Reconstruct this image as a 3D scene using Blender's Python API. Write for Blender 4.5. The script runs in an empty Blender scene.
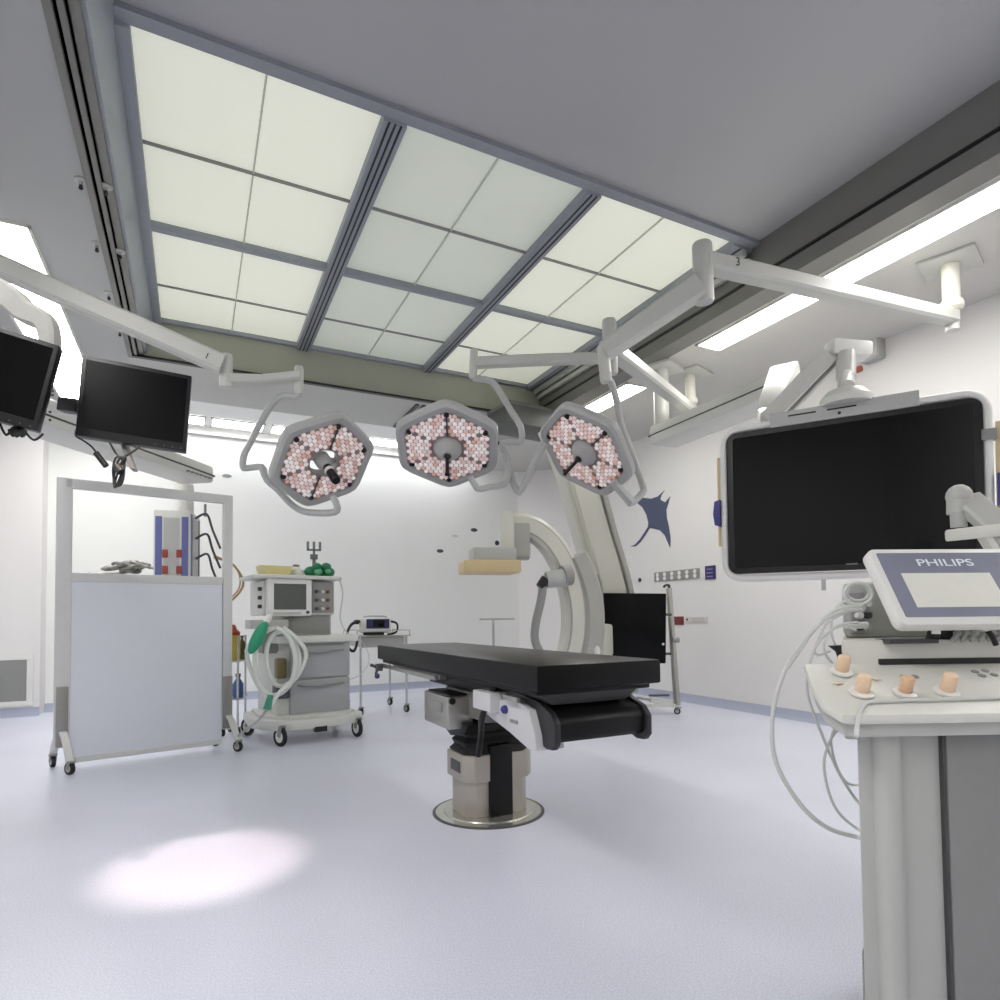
import bpy, bmesh, math, random
from mathutils import Vector, Matrix
PI = math.pi
SC = bpy.context.scene
COL = SC.collection

# ------------------------------------------------------------------ camera
H, F, Y0 = 1.10, 615.6, 595.7
def _cam_axes(yaw, pitch, roll):
    cy, sy = math.cos(yaw), math.sin(yaw)
    f = Vector((sy*math.cos(pitch), cy*math.cos(pitch), math.sin(pitch)))
    r = Vector((cy, -sy, 0)); d = f.cross(r)
    c, s = math.cos(roll), math.sin(roll)
    return c*r + s*d, -s*r + c*d, f
CR, CD, CF = _cam_axes(math.radians(26.53), math.radians(2.0), math.radians(.614))
EYE = Vector((0, 0, H))
cam_d = bpy.data.cameras.new('camera'); cam = bpy.data.objects.new('camera', cam_d); COL.objects.link(cam)
cam.matrix_world = Matrix(((CR.x, -CD.x, -CF.x, EYE.x), (CR.y, -CD.y, -CF.y, EYE.y), (CR.z, -CD.z, -CF.z, EYE.z), (0, 0, 0, 1)))
cam_d.sensor_width = 36; cam_d.lens = F/1000*36; cam_d.shift_y = (Y0-500)/1000; cam_d.clip_start = .02
SC.camera = cam
# ------------------------------------------------------------------ world, exposure
w = bpy.data.worlds.new('world'); SC.world = w; w.use_nodes = True
w.node_tree.nodes['Background'].inputs[0].default_value = (.9, .95, 1, 1)
w.node_tree.nodes['Background'].inputs[1].default_value = 0.0
SC.view_settings.view_transform = 'Standard'; SC.view_settings.look = 'None'
SC.view_settings.gamma = 1; SC.view_settings.use_curve_mapping = False
SC.view_settings.exposure = 0.0
SC.cycles.max_bounces = 10; SC.cycles.diffuse_bounces = 6; SC.cycles.glossy_bounces = 4
SC.cycles.sample_clamp_indirect = 6
STRIP, COVE, PANEL, WARM = 23.0, 7.0, .19, 560.0      # strengths of the room lamps, the last for the added floor spot

# ------------------------------------------------------------------ helpers
def P(px, py, D):          # a point of the room seen in direction (px, py), D metres in front of the lens
    return EYE + (CR*((px-500)/F) + CD*((py-Y0)/F) + CF)*D
def Pz(px, py, z):
    d = CR*((px-500)/F) + CD*((py-Y0)/F) + CF
    return EYE + d*((z-H)/d.z)
def Px(px, py, X):
    d = CR*((px-500)/F) + CD*((py-Y0)/F) + CF
    return EYE + d*(X/d.x)
def Py(px, py, Y):
    d = CR*((px-500)/F) + CD*((py-Y0)/F) + CF
    return EYE + d*(Y/d.y)
V = Vector
def lin(c):
    return tuple(((x/255)/12.92 if x/255 <= .04045 else ((x/255+.055)/1.055)**2.4) for x in c)
MATS = {}
def mat(name, rgb, rough=.5, metal=0, emit=None, es=0, noise=0, nscale=40, bump=0, alpha=1, coat=0, trans=0, spec=.5):
    if name in MATS: return MATS[name]
    m = bpy.data.materials.new(name); m.use_nodes = True; nt = m.node_tree
    b = nt.nodes['Principled BSDF']; c = lin(rgb) + (1,)
    b.inputs['Base Color'].default_value = c; b.inputs['Roughness'].default_value = rough
    b.inputs['Metallic'].default_value = metal; b.inputs['Coat Weight'].default_value = coat
    b.inputs['Transmission Weight'].default_value = trans; b.inputs['Alpha'].default_value = alpha
    b.inputs['Specular IOR Level'].default_value = spec
    if emit: b.inputs['Emission Color'].default_value = lin(emit) + (1,); b.inputs['Emission Strength'].default_value = es
    tc = nt.nodes.new('ShaderNodeTexCoord'); n = nt.nodes.new('ShaderNodeTexNoise')
    n.inputs['Scale'].default_value = nscale; n.inputs['Detail'].default_value = 3
    nt.links.new(tc.outputs['Object'], n.inputs['Vector'])
    nz = noise if noise else .02
    r = nt.nodes.new('ShaderNodeMapRange'); r.inputs[1].default_value = .25; r.inputs[2].default_value = .75
    r.inputs[3].default_value = 1-nz; r.inputs[4].default_value = 1+nz
    nt.links.new(n.outputs[0], r.inputs[0])
    mx = nt.nodes.new('ShaderNodeVectorMath'); mx.operation = 'SCALE'; mx.inputs[0].default_value = c[:3]
    nt.links.new(r.outputs[0], mx.inputs['Scale']); nt.links.new(mx.outputs[0], b.inputs['Base Color'])
    if bump:
        bp = nt.nodes.new('ShaderNodeBump'); bp.inputs['Strength'].default_value = bump; bp.inputs['Distance'].default_value = .002
        nt.links.new(n.outputs[0], bp.inputs['Height']); nt.links.new(bp.outputs[0], b.inputs['Normal'])
    MATS[name] = m; return m

class MB:
    def __init__(s): s.v = []; s.f = []; s.mi = []; s.cur = 0
    def add(s, vs, fs):
        o = len(s.v); s.v += [V(a) for a in vs]
        for f in fs: s.f.append([o+i for i in f]); s.mi.append(s.cur)
        return s
    def box(s, c, size, rz=0, M=None):
        x, y, z = [a/2 for a in size]
        R = M or Matrix.Rotation(rz, 3, 'Z')
        vs = [V(c) + R @ V((i*x, j*y, k*z)) for i in (-1, 1) for j in (-1, 1) for k in (-1, 1)]
        return s.add(vs, [(0, 1, 3, 2), (4, 6, 7, 5), (0, 4, 5, 1), (2, 3, 7, 6), (0, 2, 6, 4), (1, 5, 7, 3)])
    def bb(s, a, b):        # box from corner a to corner b
        return s.box([(a[i]+b[i])/2 for i in range(3)], [abs(b[i]-a[i]) for i in range(3)])
    def beam(s, p, q, wd, ht, w2=None, h2=None, up=(0, 0, 1)):
        p, q = V(p), V(q); d = (q-p).normalized(); x = d.cross(V(up))
        x = x.normalized() if x.length > 1e-5 else V((1, 0, 0)); u = x.cross(d)
        w2 = w2 or wd; h2 = h2 or ht; vs = []
        for c, a, b in ((p, wd, ht), (q, w2, h2)):
            vs += [c-x*a/2-u*b/2, c+x*a/2-u*b/2, c+x*a/2+u*b/2, c-x*a/2+u*b/2]
        return s.add(vs, [(3, 2, 1, 0), (4, 5, 6, 7), (0, 1, 5, 4), (1, 2, 6, 5), (2, 3, 7, 6), (3, 0, 4, 7)])
    def cyl(s, p, q, r, r2=None, n=20):
        p, q = V(p), V(q); d = (q-p).normalized(); r2 = r if r2 is None else r2
        x = d.orthogonal().normalized(); y = d.cross(x); vs = []
        for c, rr in ((p, r), (q, r2)):
            vs += [c + (x*math.cos(2*PI*i/n) + y*math.sin(2*PI*i/n))*rr for i in range(n)]
        return s.add(vs, [tuple(range(n-1, -1, -1)), tuple(range(n, 2*n))] + [(i, (i+1) % n, n+(i+1) % n, n+i) for i in range(n)])
    def lathe(s, c, axis, prof, n=28):     # prof: (radius, distance along the axis)
        c = V(c); d = V(axis).normalized(); x = d.orthogonal().normalized(); y = d.cross(x); vs = []
        for r, h in prof: vs += [c + d*h + (x*math.cos(2*PI*i/n) + y*math.sin(2*PI*i/n))*max(r, 1e-4) for i in range(n)]
        fs = [tuple(range(n-1, -1, -1)), tuple(range((len(prof)-1)*n, len(prof)*n))]
        for k in range(len(prof)-1): fs += [(k*n+i, k*n+(i+1) % n, (k+1)*n+(i+1) % n, (k+1)*n+i) for i in range(n)]
        return s.add(vs, fs)
    def ball(s, c, r, sc=(1, 1, 1), n=16, R=None):
        vs = []; fs = []; m = n//2
        for j in range(m+1):
            t = PI*j/m
            for i in range(n):
                a = 2*PI*i/n; p = V((math.sin(t)*math.cos(a)*sc[0], math.sin(t)*math.sin(a)*sc[1], math.cos(t)*sc[2]))*r
                vs.append(V(c) + (R @ p if R else p))
        for j in range(m):
            for i in range(n): fs.append((j*n+i, (j+1)*n+i, (j+1)*n+(i+1) % n, j*n+(i+1) % n))
        return s.add(vs, fs)
    def tube(s, pts, r, n=10, smooth=0, flat=1.0):
        pts = [V(p) for p in pts]
        if smooth: pts = spline(pts, smooth)
        rs = r if isinstance(r, (list, tuple)) else [r]*len(pts)
        if len(rs) != len(pts): rs = [rs[0] + (rs[-1]-rs[0])*i/(len(pts)-1) for i in range(len(pts))]
        vs = []; x = None
        for i, p in enumerate(pts):
            a = pts[max(0, i-1)]; b = pts[min(len(pts)-1, i+1)]; d = (b-a).normalized()
            if x is None: x = d.orthogonal().normalized()
            else: x = (x - d*x.dot(d)).normalized()
            y = d.cross(x)
            vs += [p + (x*math.cos(2*PI*k/n) + y*math.sin(2*PI*k/n)*flat)*rs[i] for k in range(n)]
        m = len(pts); fs = [tuple(range(n-1, -1, -1)), tuple(range((m-1)*n, m*n))]
        for k in range(m-1): fs += [(k*n+i, k*n+(i+1) % n, (k+1)*n+(i+1) % n, (k+1)*n+i) for i in range(n)]
        return s.add(vs, fs)
    def sweep(s, pts, w_, h_, side, smooth=0):   # rectangular section, `side` = width direction
        pts = [V(p) for p in pts]
        if smooth: pts = spline(pts, smooth)
        side = V(side).normalized(); n = len(pts); vs = []
        for i, p in enumerate(pts):
            d = (pts[min(n-1, i+1)]-pts[max(0, i-1)]).normalized(); u = side.cross(d).normalized()
            a = (w_ if not isinstance(w_, (tuple, list)) else w_[0]+(w_[1]-w_[0])*i/(n-1))/2
            b = (h_ if not isinstance(h_, (tuple, list)) else h_[0]+(h_[1]-h_[0])*i/(n-1))/2
            c = min(a, b)*.35
            for (q, t) in ((-a, -b+c), (-a+c, -b), (a-c, -b), (a, -b+c), (a, b-c), (a-c, b), (-a+c, b), (-a, b-c)):
                vs.append(p + side*q + u*t)
        fs = [tuple(range(7, -1, -1)), tuple(range((n-1)*8, n*8))]
        for k in range(n-1): fs += [(k*8+i, k*8+(i+1) % 8, (k+1)*8+(i+1) % 8, (k+1)*8+i) for i in range(8)]
        return s.add(vs, fs)
    def prism(s, pts, off):
        pts = [V(p) for p in pts]; off = V(off); n = len(pts)
        return s.add(pts + [p+off for p in pts], [tuple(range(n-1, -1, -1)), tuple(range(n, 2*n))] + [(i, (i+1) % n, n+(i+1) % n, n+i) for i in range(n)])
    def build(s, name, m, parent=None, bevel=0, world=False, ang=35):
        vs = s.v
        if world and parent is not None:
            inv = parent.matrix_basis.inverted() if parent.parent is None else (parent.parent.matrix_basis @ parent.matrix_basis).inverted()
            vs = [inv @ a for a in vs]
        me = bpy.data.meshes.new(name); me.from_pydata([tuple(a) for a in vs], [], s.f)
        for mm in (m if isinstance(m, (list, tuple)) else [m]): me.materials.append(mm)
        for p, i in zip(me.polygons, s.mi): p.material_index = i
        bm = bmesh.new(); bm.from_mesh(me); bmesh.ops.recalc_face_normals(bm, faces=bm.faces)
        if bevel:
            es = [e for e in bm.edges if len(e.link_faces) == 2 and e.calc_face_angle(0) > .6]
            if es: bmesh.ops.bevel(bm, geom=es, offset=bevel, offset_type='OFFSET', segments=2, profile=.6, affect='EDGES', clamp_overlap=True)
        bm.to_mesh(me); bm.free()
        me.polygons.foreach_set('use_smooth', [True]*len(me.polygons)); me.set_sharp_from_angle(angle=math.radians(ang))
        o = bpy.data.objects.new(name, me); COL.objects.link(o)
        if parent is not None: o.parent = parent
        return o
def spline(p, k):
    out = []
    for i in range(len(p)-1):
        a = p[max(i-1, 0)]; b = p[i]; c = p[i+1]; d = p[min(i+2, len(p)-1)]
        for j in range(k):
            t = j/k; out.append(.5*((2*b) + (c-a)*t + (2*a-5*b+4*c-d)*t*t + (3*b-a-3*c+d)*t**3))
    return out + [p[-1]]
def tag(o, label, cat, group=None, kind=None):
    o['label'] = label; o['category'] = cat
    if group: o['group'] = group
    if kind: o['kind'] = kind
    return o
def thing(name, label, cat, loc=(0, 0, 0), rz=0, group=None, M=None):
    o = bpy.data.objects.new(name, None); COL.objects.link(o); o.empty_display_size = .1
    o.matrix_basis = M if M is not None else (Matrix.Translation(V(loc)) @ Matrix.Rotation(rz, 4, 'Z'))
    return tag(o, label, cat, group)
def struct(name, mb, m, bevel=0):
    o = mb.build(name, m, None, bevel); o['kind'] = 'structure'; return o
def copy_tree(o, parent=None):
    c = o.copy(); COL.objects.link(c); c.parent = parent
    for ch in list(o.children): copy_tree(ch, c)
    return c
def text(s_, size, M, m, parent, name='lettering', depth=.0006):
    cu = bpy.data.curves.new(name, 'FONT'); cu.body = s_; cu.size = size; cu.align_x = 'CENTER'; cu.align_y = 'CENTER'; cu.extrude = depth
    t = bpy.data.objects.new(name, cu); COL.objects.link(t)
    me = bpy.data.meshes.new_from_object(t.evaluated_get(bpy.context.evaluated_depsgraph_get()))
    bpy.data.objects.remove(t); me.transform(M); me.materials.clear(); me.materials.append(m)
    o = bpy.data.objects.new(name, me); COL.objects.link(o); o.parent = parent; return o
def basis(o, x, y):       # 4x4 from origin, x axis, y axis
    x = V(x).normalized(); z = x.cross(V(y)).normalized(); y = z.cross(x)
    return Matrix(((x.x, y.x, z.x, o[0]), (x.y, y.y, z.y, o[1]), (x.z, y.z, z.z, o[2]), (0, 0, 0, 1)))

# ------------------------------------------------------------------ materials
WALLM = mat('wall_enamel', (228, 226, 224), .45, noise=.01, nscale=2)
WALLG = mat('back_wall_enamel', (234, 235, 232), .4, noise=.01, nscale=2)
CEILR = mat('ceiling_white', (200, 198, 194), .6, noise=.01, nscale=3)
CEILB = mat('ceiling_grey', (182, 182, 178), .6, noise=.012, nscale=3)
CEILL = mat('ceiling_left_grey', (172, 173, 173), .6, noise=.012, nscale=3)
STEEL = mat('brushed_plate', (150, 150, 152), .45, .2, noise=.02, nscale=2)
DSTEEL = mat('dark_plate', (122, 121, 118), .45, .15, noise=.03, nscale=2)
GREEN = mat('olive_grey_plate', (160, 162, 147), .5, .0, noise=.03, nscale=2)
RAILM = mat('anodised_rail', (148, 152, 160), .45, .15, noise=.04, nscale=20)
FASC = mat('blue_grey_fascia', (160, 165, 173), .45, .2, noise=.04, nscale=6)
BASE = mat('vinyl_coving', (168, 173, 192), .4, noise=.06, nscale=90)
WHITE = mat('white_paint', (226, 226, 222), .35, noise=.01)
OFFW = mat('off_white_enamel', (208, 208, 202), .35, noise=.012)
CREAM = mat('cream_enamel', (222, 220, 208), .35, noise=.012)
GREY = mat('light_grey_plastic', (176, 177, 174), .45, noise=.02)
MGREY = mat('mid_grey_plastic', (140, 140, 138), .45, noise=.02)
DGREY = mat('dark_grey_plastic', (72, 72, 74), .45, noise=.03)
BLACK = mat('black_plastic', (15, 15, 17), .35, noise=.04)
RUBBER = mat('black_rubber', (30, 30, 32), .7, noise=.04)
SCRN = mat('dark_screen_glass', (7, 9, 11), .10, spec=.25, noise=.03)
MATSCR = mat('matt_dark_screen', (5, 6, 8), .22, noise=.03, spec=.12)
CHROME = mat('chrome', (205, 205, 205), .18, 1, noise=.02)
STAIN = mat('stainless_steel', (186, 184, 178), .32, .9, noise=.04, nscale=12)
CABLE = mat('pale_cable', (204, 207, 203), .5)
# floor: speckled pale blue-grey vinyl
def floor_mat():
    m = bpy.data.materials.new('speckled_vinyl'); m.use_nodes = True; nt = m.node_tree; b = nt.nodes['Principled BSDF']
    tc = nt.nodes.new('ShaderNodeTexCoord'); out = []
    for sc, lo, hi in ((170, .35, .65), (1.1, .3, .7)):
        n = nt.nodes.new('ShaderNodeTexNoise'); n.inputs['Scale'].default_value = sc; n.inputs['Detail'].default_value = 3
        nt.links.new(tc.outputs['Object'], n.inputs['Vector'])
        r = nt.nodes.new('ShaderNodeMapRange'); r.inputs[1].default_value = lo; r.inputs[2].default_value = hi
        nt.links.new(n.outputs[0], r.inputs[0]); out.append((n, r))
    c1 = nt.nodes.new('ShaderNodeMix'); c1.data_type = 'RGBA'
    c1.inputs[6].default_value = lin((203, 206, 222)) + (1,); c1.inputs[7].default_value = lin((227, 229, 242)) + (1,)
    nt.links.new(out[0][1].outputs[0], c1.inputs[0])
    c2 = nt.nodes.new('ShaderNodeMix'); c2.data_type = 'RGBA'; c2.blend_type = 'MULTIPLY'; c2.inputs[0].default_value = 1
    out[1][1].inputs[3].default_value = .95; out[1][1].inputs[4].default_value = 1.03
    nt.links.new(c1.outputs[2], c2.inputs[6]); nt.links.new(out[1][1].outputs[0], c2.inputs[7])
    nt.links.new(c2.outputs[2], b.inputs['Base Color']); b.inputs['Roughness'].default_value = .32
    b.inputs['Specular IOR Level'].default_value = .35
    return m
FLOORM = floor_mat()
LAMPW = mat('strip_lamp_diffuser', (255, 255, 255), .5, emit=(255, 253, 248), es=STRIP)
LAMPC = mat('cove_lamp_diffuser', (255, 255, 255), .5, emit=(252, 253, 255), es=COVE)
LAMPL = mat('left_strip_diffuser', (255, 255, 255), .5, emit=(255, 253, 250), es=STRIP*.85)
PANELW = mat('laminar_mesh_panel_warm', (224, 226, 214), .7, emit=(240, 242, 222), es=PANEL*2.0, noise=.02, nscale=1.5)
PANELM = mat('laminar_mesh_panel', (214, 219, 208), .7, emit=(232, 238, 222), es=PANEL, noise=.02, nscale=1.5)

# ------------------------------------------------------------------ the room
XL, XR, YF, YB, ZC, ZL = -3.4, 5.65, -2.2, 9.3, 3.6, 4.0
X0, X1, Y1 = -.56, 3.92, 6.70                       # the raised field over the table
struct('floor', MB().bb((XL-.1, YF-.1, -.1), (XR+.1, YB+.1, 0)), FLOORM)
struct('wall_back', MB().bb((-1.62, YB, 0), (5.0, YB+.12, 3.95)), WALLG)
struct('wall_back_left', MB().bb((XL, YB-.30, 0), (-1.62, YB+.12, 3.95)), WALLM)
struct('wall_corner', MB().prism([(5.0, YB, 0), (XR, YB-.65, 0), (XR+.12, YB-.65, 0), (XR+.12, YB+.12, 0), (5.0, YB+.12, 0)], (0, 0, 3.95)), WALLM)
struct('wall_right', MB().bb((XR, YF, 0), (XR+.12, YB-.65, ZC+.05)), WALLM)
struct('wall_left', MB().bb((XL-.12, YF, 0), (XL, YB, ZC+.05)), WALLM)
struct('wall_front', MB().bb((XL-.1, YF-.12, 0), (XR+.1, YF, ZL+.1)), WALLM)
# coved skirting
def cove(name, a, b, n):
    a, b, n = V(a), V(b), V(n)
    pr = [(0, 0), (.07, 0), (.04, .012), (.015, .04), (.006, .10), (0, .10)]
    struct(name, MB().prism([a + n*x + V((0, 0, z)) for x, z in pr], b-a), BASE)
cove('baseboard_back', (-1.62, YB, 0), (5.0, YB, 0), (0, -1, 0))
cove('baseboard_back_left', (XL, YB-.3, 0), (-1.62, YB-.3, 0), (0, -1, 0))
cove('baseboard_right', (XR, YF, 0), (XR, YB-.65, 0), (-1, 0, 0))
cove('baseboard_left', (XL, YF, 0), (XL, YB-.3, 0), (1, 0, 0))
cove('baseboard_corner', (5.0, YB, 0), (XR, YB-.65, 0), (-.707, -.707, 0))
cove('baseboard_front', (XL, YF, 0), (XR, YF, 0), (0, 1, 0))
# ceilings
struct('ceiling_left', MB().bb((XL, YF, ZC), (X0, YB, ZC+.1)), CEILL)
struct('ceiling_right', MB().bb((4.12, YF, ZC), (XR, YB, ZC+.1)), CEILR)
struct('ceiling_back', MB().bb((X0, Y1, ZC), (4.12, 7.75, ZC+.1)), CEILB)
struct('ceiling_back_high', MB().bb((X0, 7.75, ZC+.16), (4.12, YB, ZC+.3)), mat('white_soffit', (232, 232, 230), .6))
struct('ceiling_front', MB().bb((X0-.02, YF, ZL), (X1+.1, 3.35, ZL+.1)), mat('front_plate', (172, 172, 174), .5, .1, noise=.015, nscale=1))
struct('ceiling_strip_right', MB().bb((X1, YF, ZC), (4.12, Y1, ZC+.06)), DSTEEL)
struct('ceiling_void', MB().bb((X0, 3.35, ZL+.08), (X1, Y1+.1, ZL+.12)), DSTEEL)
struct('trim_right', MB().bb((X1, YF, ZC+.06), (X1+.04, Y1, ZL)), DSTEEL)
struct('trim_right_lip', MB().bb((X1-.012, YF, ZC+.12), (X1, Y1, ZC+.14)), BLACK)
struct('trim_back', MB().bb((X0, Y1-.02, ZC+.02), (X1, Y1+.05, ZL+.08)), GREEN)
struct('trim_back_ledge', MB().bb((X0, Y1-.05, ZC+.0), (X1, Y1+.0, ZC+.022)), BLACK)
struct('trim_left', MB().prism([(X0+.13, YF, ZC+.06), (X0+.15, YF, ZC+.06), (-.345, YF, ZL), (-.365, YF, ZL)], (0, Y1-YF, 0)), FASC)
m_ = MB()
for xa, xb, z in ((X0, X0+.035, ZC-.012), (X0+.05, X0+.075, ZC+.01), (X0+.09, X0+.13, ZC+.03)): m_.bb((xa, YF, z), (xb, Y1-.02, z+.03))
struct('trim_left_rail', m_, DSTEEL)
m_ = MB()
for xa, za in ((X1-.10, ZL-.10), (X1-.05, ZL-.16)): m_.bb((xa, 3.35, za), (xa+.04, Y1-.05, za+.05))
struct('trim_right_rail', m_, mat('pale_rail', (196, 198, 190), .4, .2))
struct('trim_front_edge', MB().bb((-.36, 3.27, ZL-.03), (X1, 3.35, ZL)), RAILM)
struct('trim_cornice', MB().bb((-1.62, YB-.07, 3.64), (5.0, YB, 3.66)), WHITE)

for k, (px, py, x_) in enumerate(((404, 417, 0), (416, 413, 0))):
    p = Pz(px, py, ZC); struct('trim_track', MB().bb((p.x-.02, 6.78, ZC-.02), (p.x+.02, 7.7, ZC)), DGREY)
# ------------------------------------------------------------------ laminar ceiling (ventilated luminous field)
lam = thing('laminar_ceiling', 'large pale green luminous ceiling field in six by four panels with grey bars', 'ceiling panel', (1.72, 5, ZL))
xs = [-.30, .335, 1.03, 1.715, 2.42, 3.06, 3.74]; ys = [3.35, 4.20, 5.06, 5.98, 6.66]
for i in range(6):
    for j in range(4):
        MB().bb((xs[i]+.004, ys[j]+.004, ZL+.012), (xs[i+1]-.004, ys[j+1]-.004, ZL+.03)).build('diffuser_panel', PANELM if i in (2, 3) else PANELW, lam, world=True)
def bar(x0, y0, x1, y1, h, m, name='frame_bar', groove=0):
    o = MB().bb((x0, y0, ZL-h), (x1, y1, ZL+.03)).build(name, m, lam, .004, world=True)
    if groove:
        g = MB()
        for gx in groove: g.bb((gx-.006, y0, ZL-h-.004), (gx+.006, y1, ZL-h+.002))
        g.build('groove', BLACK, o, world=True)
bar(.96, 3.35, 1.10, 6.68, .05, RAILM, groove=(.995, 1.03, 1.065)); bar(2.36, 3.35, 2.48, 6.68, .05, RAILM, groove=(2.40, 2.44))
bar(-.36, 3.35, -.29, 6.68, .05, RAILM); bar(3.73, 3.35, 3.92, 6.68, .05, RAILM, groove=(3.80,))
bar(-.30, 5.03, 3.74, 5.09, .04, RAILM, 'cross_bar'); bar(-.30, 6.64, 3.74, 6.70, .03, RAILM, 'cross_bar')
LINE = mat('joint_strip', (206, 210, 200), .5)
bar(-.30, 4.194, 3.74, 4.210, .006, MGREY, 'cross_bar'); bar(-.30, 5.973, 3.74, 5.987, .005, MGREY, 'cross_bar')
for x in (.335, 1.715, 3.06): bar(x-.0055, 3.35, x+.0055, 6.66, .003, LINE, 'joint_bar')

# ------------------------------------------------------------------ strip lamps
def strip(x0, y0, x1, y1, z, label, group, m=LAMPW, rim=True):
    t = thing('strip_light', label, 'ceiling light', ((x0+x1)/2, (y0+y1)/2, z), 0, group)
    MB().bb((x0, y0, z-.012), (x1, y1, z-.004)).build('diffuser', m, t, world=True)
    f = MB()
    for a in (((x0-.02, y0-.02), (x0, y1+.02)), ((x1, y0-.02), (x1+.02, y1+.02)), ((x0-.02, y0-.02), (x1+.02, y0)), ((x0-.02, y1), (x1+.02, y1+.02))):
        f.bb((a[0][0], a[0][1], z-.016), (a[1][0], a[1][1], z))
    f.build('frame', OFFW, t, world=True); return t
strip(4.16, -1.6, 4.42, 4.18, ZC, 'long white strip light running out of the picture at upper right', 'strip lights in the ceiling')
strip(4.16, 5.22, 4.42, 6.25, ZC, 'short white strip light above the rightmost hexagonal lamp', 'strip lights in the ceiling')
strip(-1.32, 4.72, -.95, 8.5, ZC, 'wide white strip light behind the two monitors at left', 'strip lights in the ceiling', LAMPL)
strip(-1.32, -1.8, -.95, 2.5, ZC, 'white strip light over the left side, nearest the camera', 'strip lights in the ceiling', LAMPL)
for k, (a, b, lb) in enumerate(((-.45, .12, 'short cove light on the back wall, just right of the monitor'), (.22, .85, 'cove light behind the yoke tube of the left hexagonal lamp'),
        (.97, 1.75, 'cove light behind the left hexagonal lamp'), (1.9, 2.9, 'cove light between the left and middle hexagonal lamps'), (3.0, 4.0, 'cove light behind the middle hexagonal lamp'))):
    strip(a, 8.82, b, 9.16, ZC+.155, lb, 'cove lights along the back wall', LAMPC)

def ceil_clip(p, label):
    t = thing('sprinkler', label, 'sprinkler', p, 0, 'small sprinklers along the left ceiling rail')
    MB().lathe(p, (0, 0, -1), [(.035, 0), (.035, .006), (.012, .012), (.010, .03)], 14).build('base_plate', GREY, t, world=True)
    MB().cyl(p+V((0, 0, -.03)), p+V((.0, 0, -.042)), .009).ball(p+V((0, 0, -.045)), .013, n=8).build('nozzle', BLACK, t, world=True)
for px, py, nm in ((81, 183, 'nearest the top of the picture, on the ceiling side'), (97, 247, 'second along the ceiling side of the rail'), (109, 296, 'third along the ceiling side, above the long white arm'), (120, 333, 'last on the ceiling side, below the long white arm')):
    ceil_clip(Pz(px, py-3, ZC), 'small dark sprinkler head '+nm)
for px, py, nm in ((106, 186, 'nearer one on the fascia between rail and luminous ceiling'), (120, 251, 'farther one on the fascia between rail and luminous ceiling')):
    p = Pz(px, py, ZC+.03); p.z = ZC+.03; ceil_clip(p, 'small dark sprinkler head, '+nm)
# added spot, unseen above the camera, for the bright floor patch at lower left
dl = thing('added_spot', 'added warm round spot lamp in the ceiling above the camera, out of view', 'ceiling light', (-.30, 1.9, ZL))
MB().lathe((-.30, 1.9, ZL), (0, 0, -1), [(.09, 0), (.09, .03), (.07, .03), (.07, .01)], 24).build('housing', WHITE, dl, world=True)
ld = bpy.data.lights.new('added_spot_beam', 'SPOT'); ld.energy = WARM; ld.color = (1, .80, .74); ld.spot_size = math.radians(14); ld.spot_blend = .7; ld.shadow_soft_size = .05
lo = bpy.data.objects.new('added_spot_beam', ld); COL.objects.link(lo); lo.parent = dl; lo.location = (0, 0, -.05)
tgt = Pz(205, 864, 0); lo.rotation_euler = (tgt - V((-.30, 1.9, ZL-.05))).to_track_quat('-Z', 'Y').to_euler()
# ------------------------------------------------------------------ surgical lamps
LENS = [mat('lens_pink', (230, 206, 202), .25, emit=(240, 205, 200), es=.16, coat=.5), mat('lens_white', (236, 228, 226), .2, emit=(245, 235, 232), es=.22, coat=.5), mat('lens_amber', (222, 184, 166), .25, emit=(235, 170, 150), es=.12, coat=.5)]
HEADM = mat('lamp_head_grey', (168, 168, 166), .4, noise=.02)
TUBEM = mat('yoke_grey_paint', (176, 178, 176), .38, noise=.02)
ARMM = mat('arm_white_paint', (192, 193, 187), .38, noise=.02)
BACKP = mat('reflector_plate', (150, 134, 132), .4, .1, noise=.06)
def rhex(a, R=.345, c=.09):      # rounded hexagon, a vertex at a = 0 (towards +y)
    k = (a+PI/6) % (PI/3) - PI/6; k = abs(k)
    r = R*math.cos(PI/6)/math.cos(PI/6-k)
    return r*(1-c*max(0, 1-k/.22)**2*.5)
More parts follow.
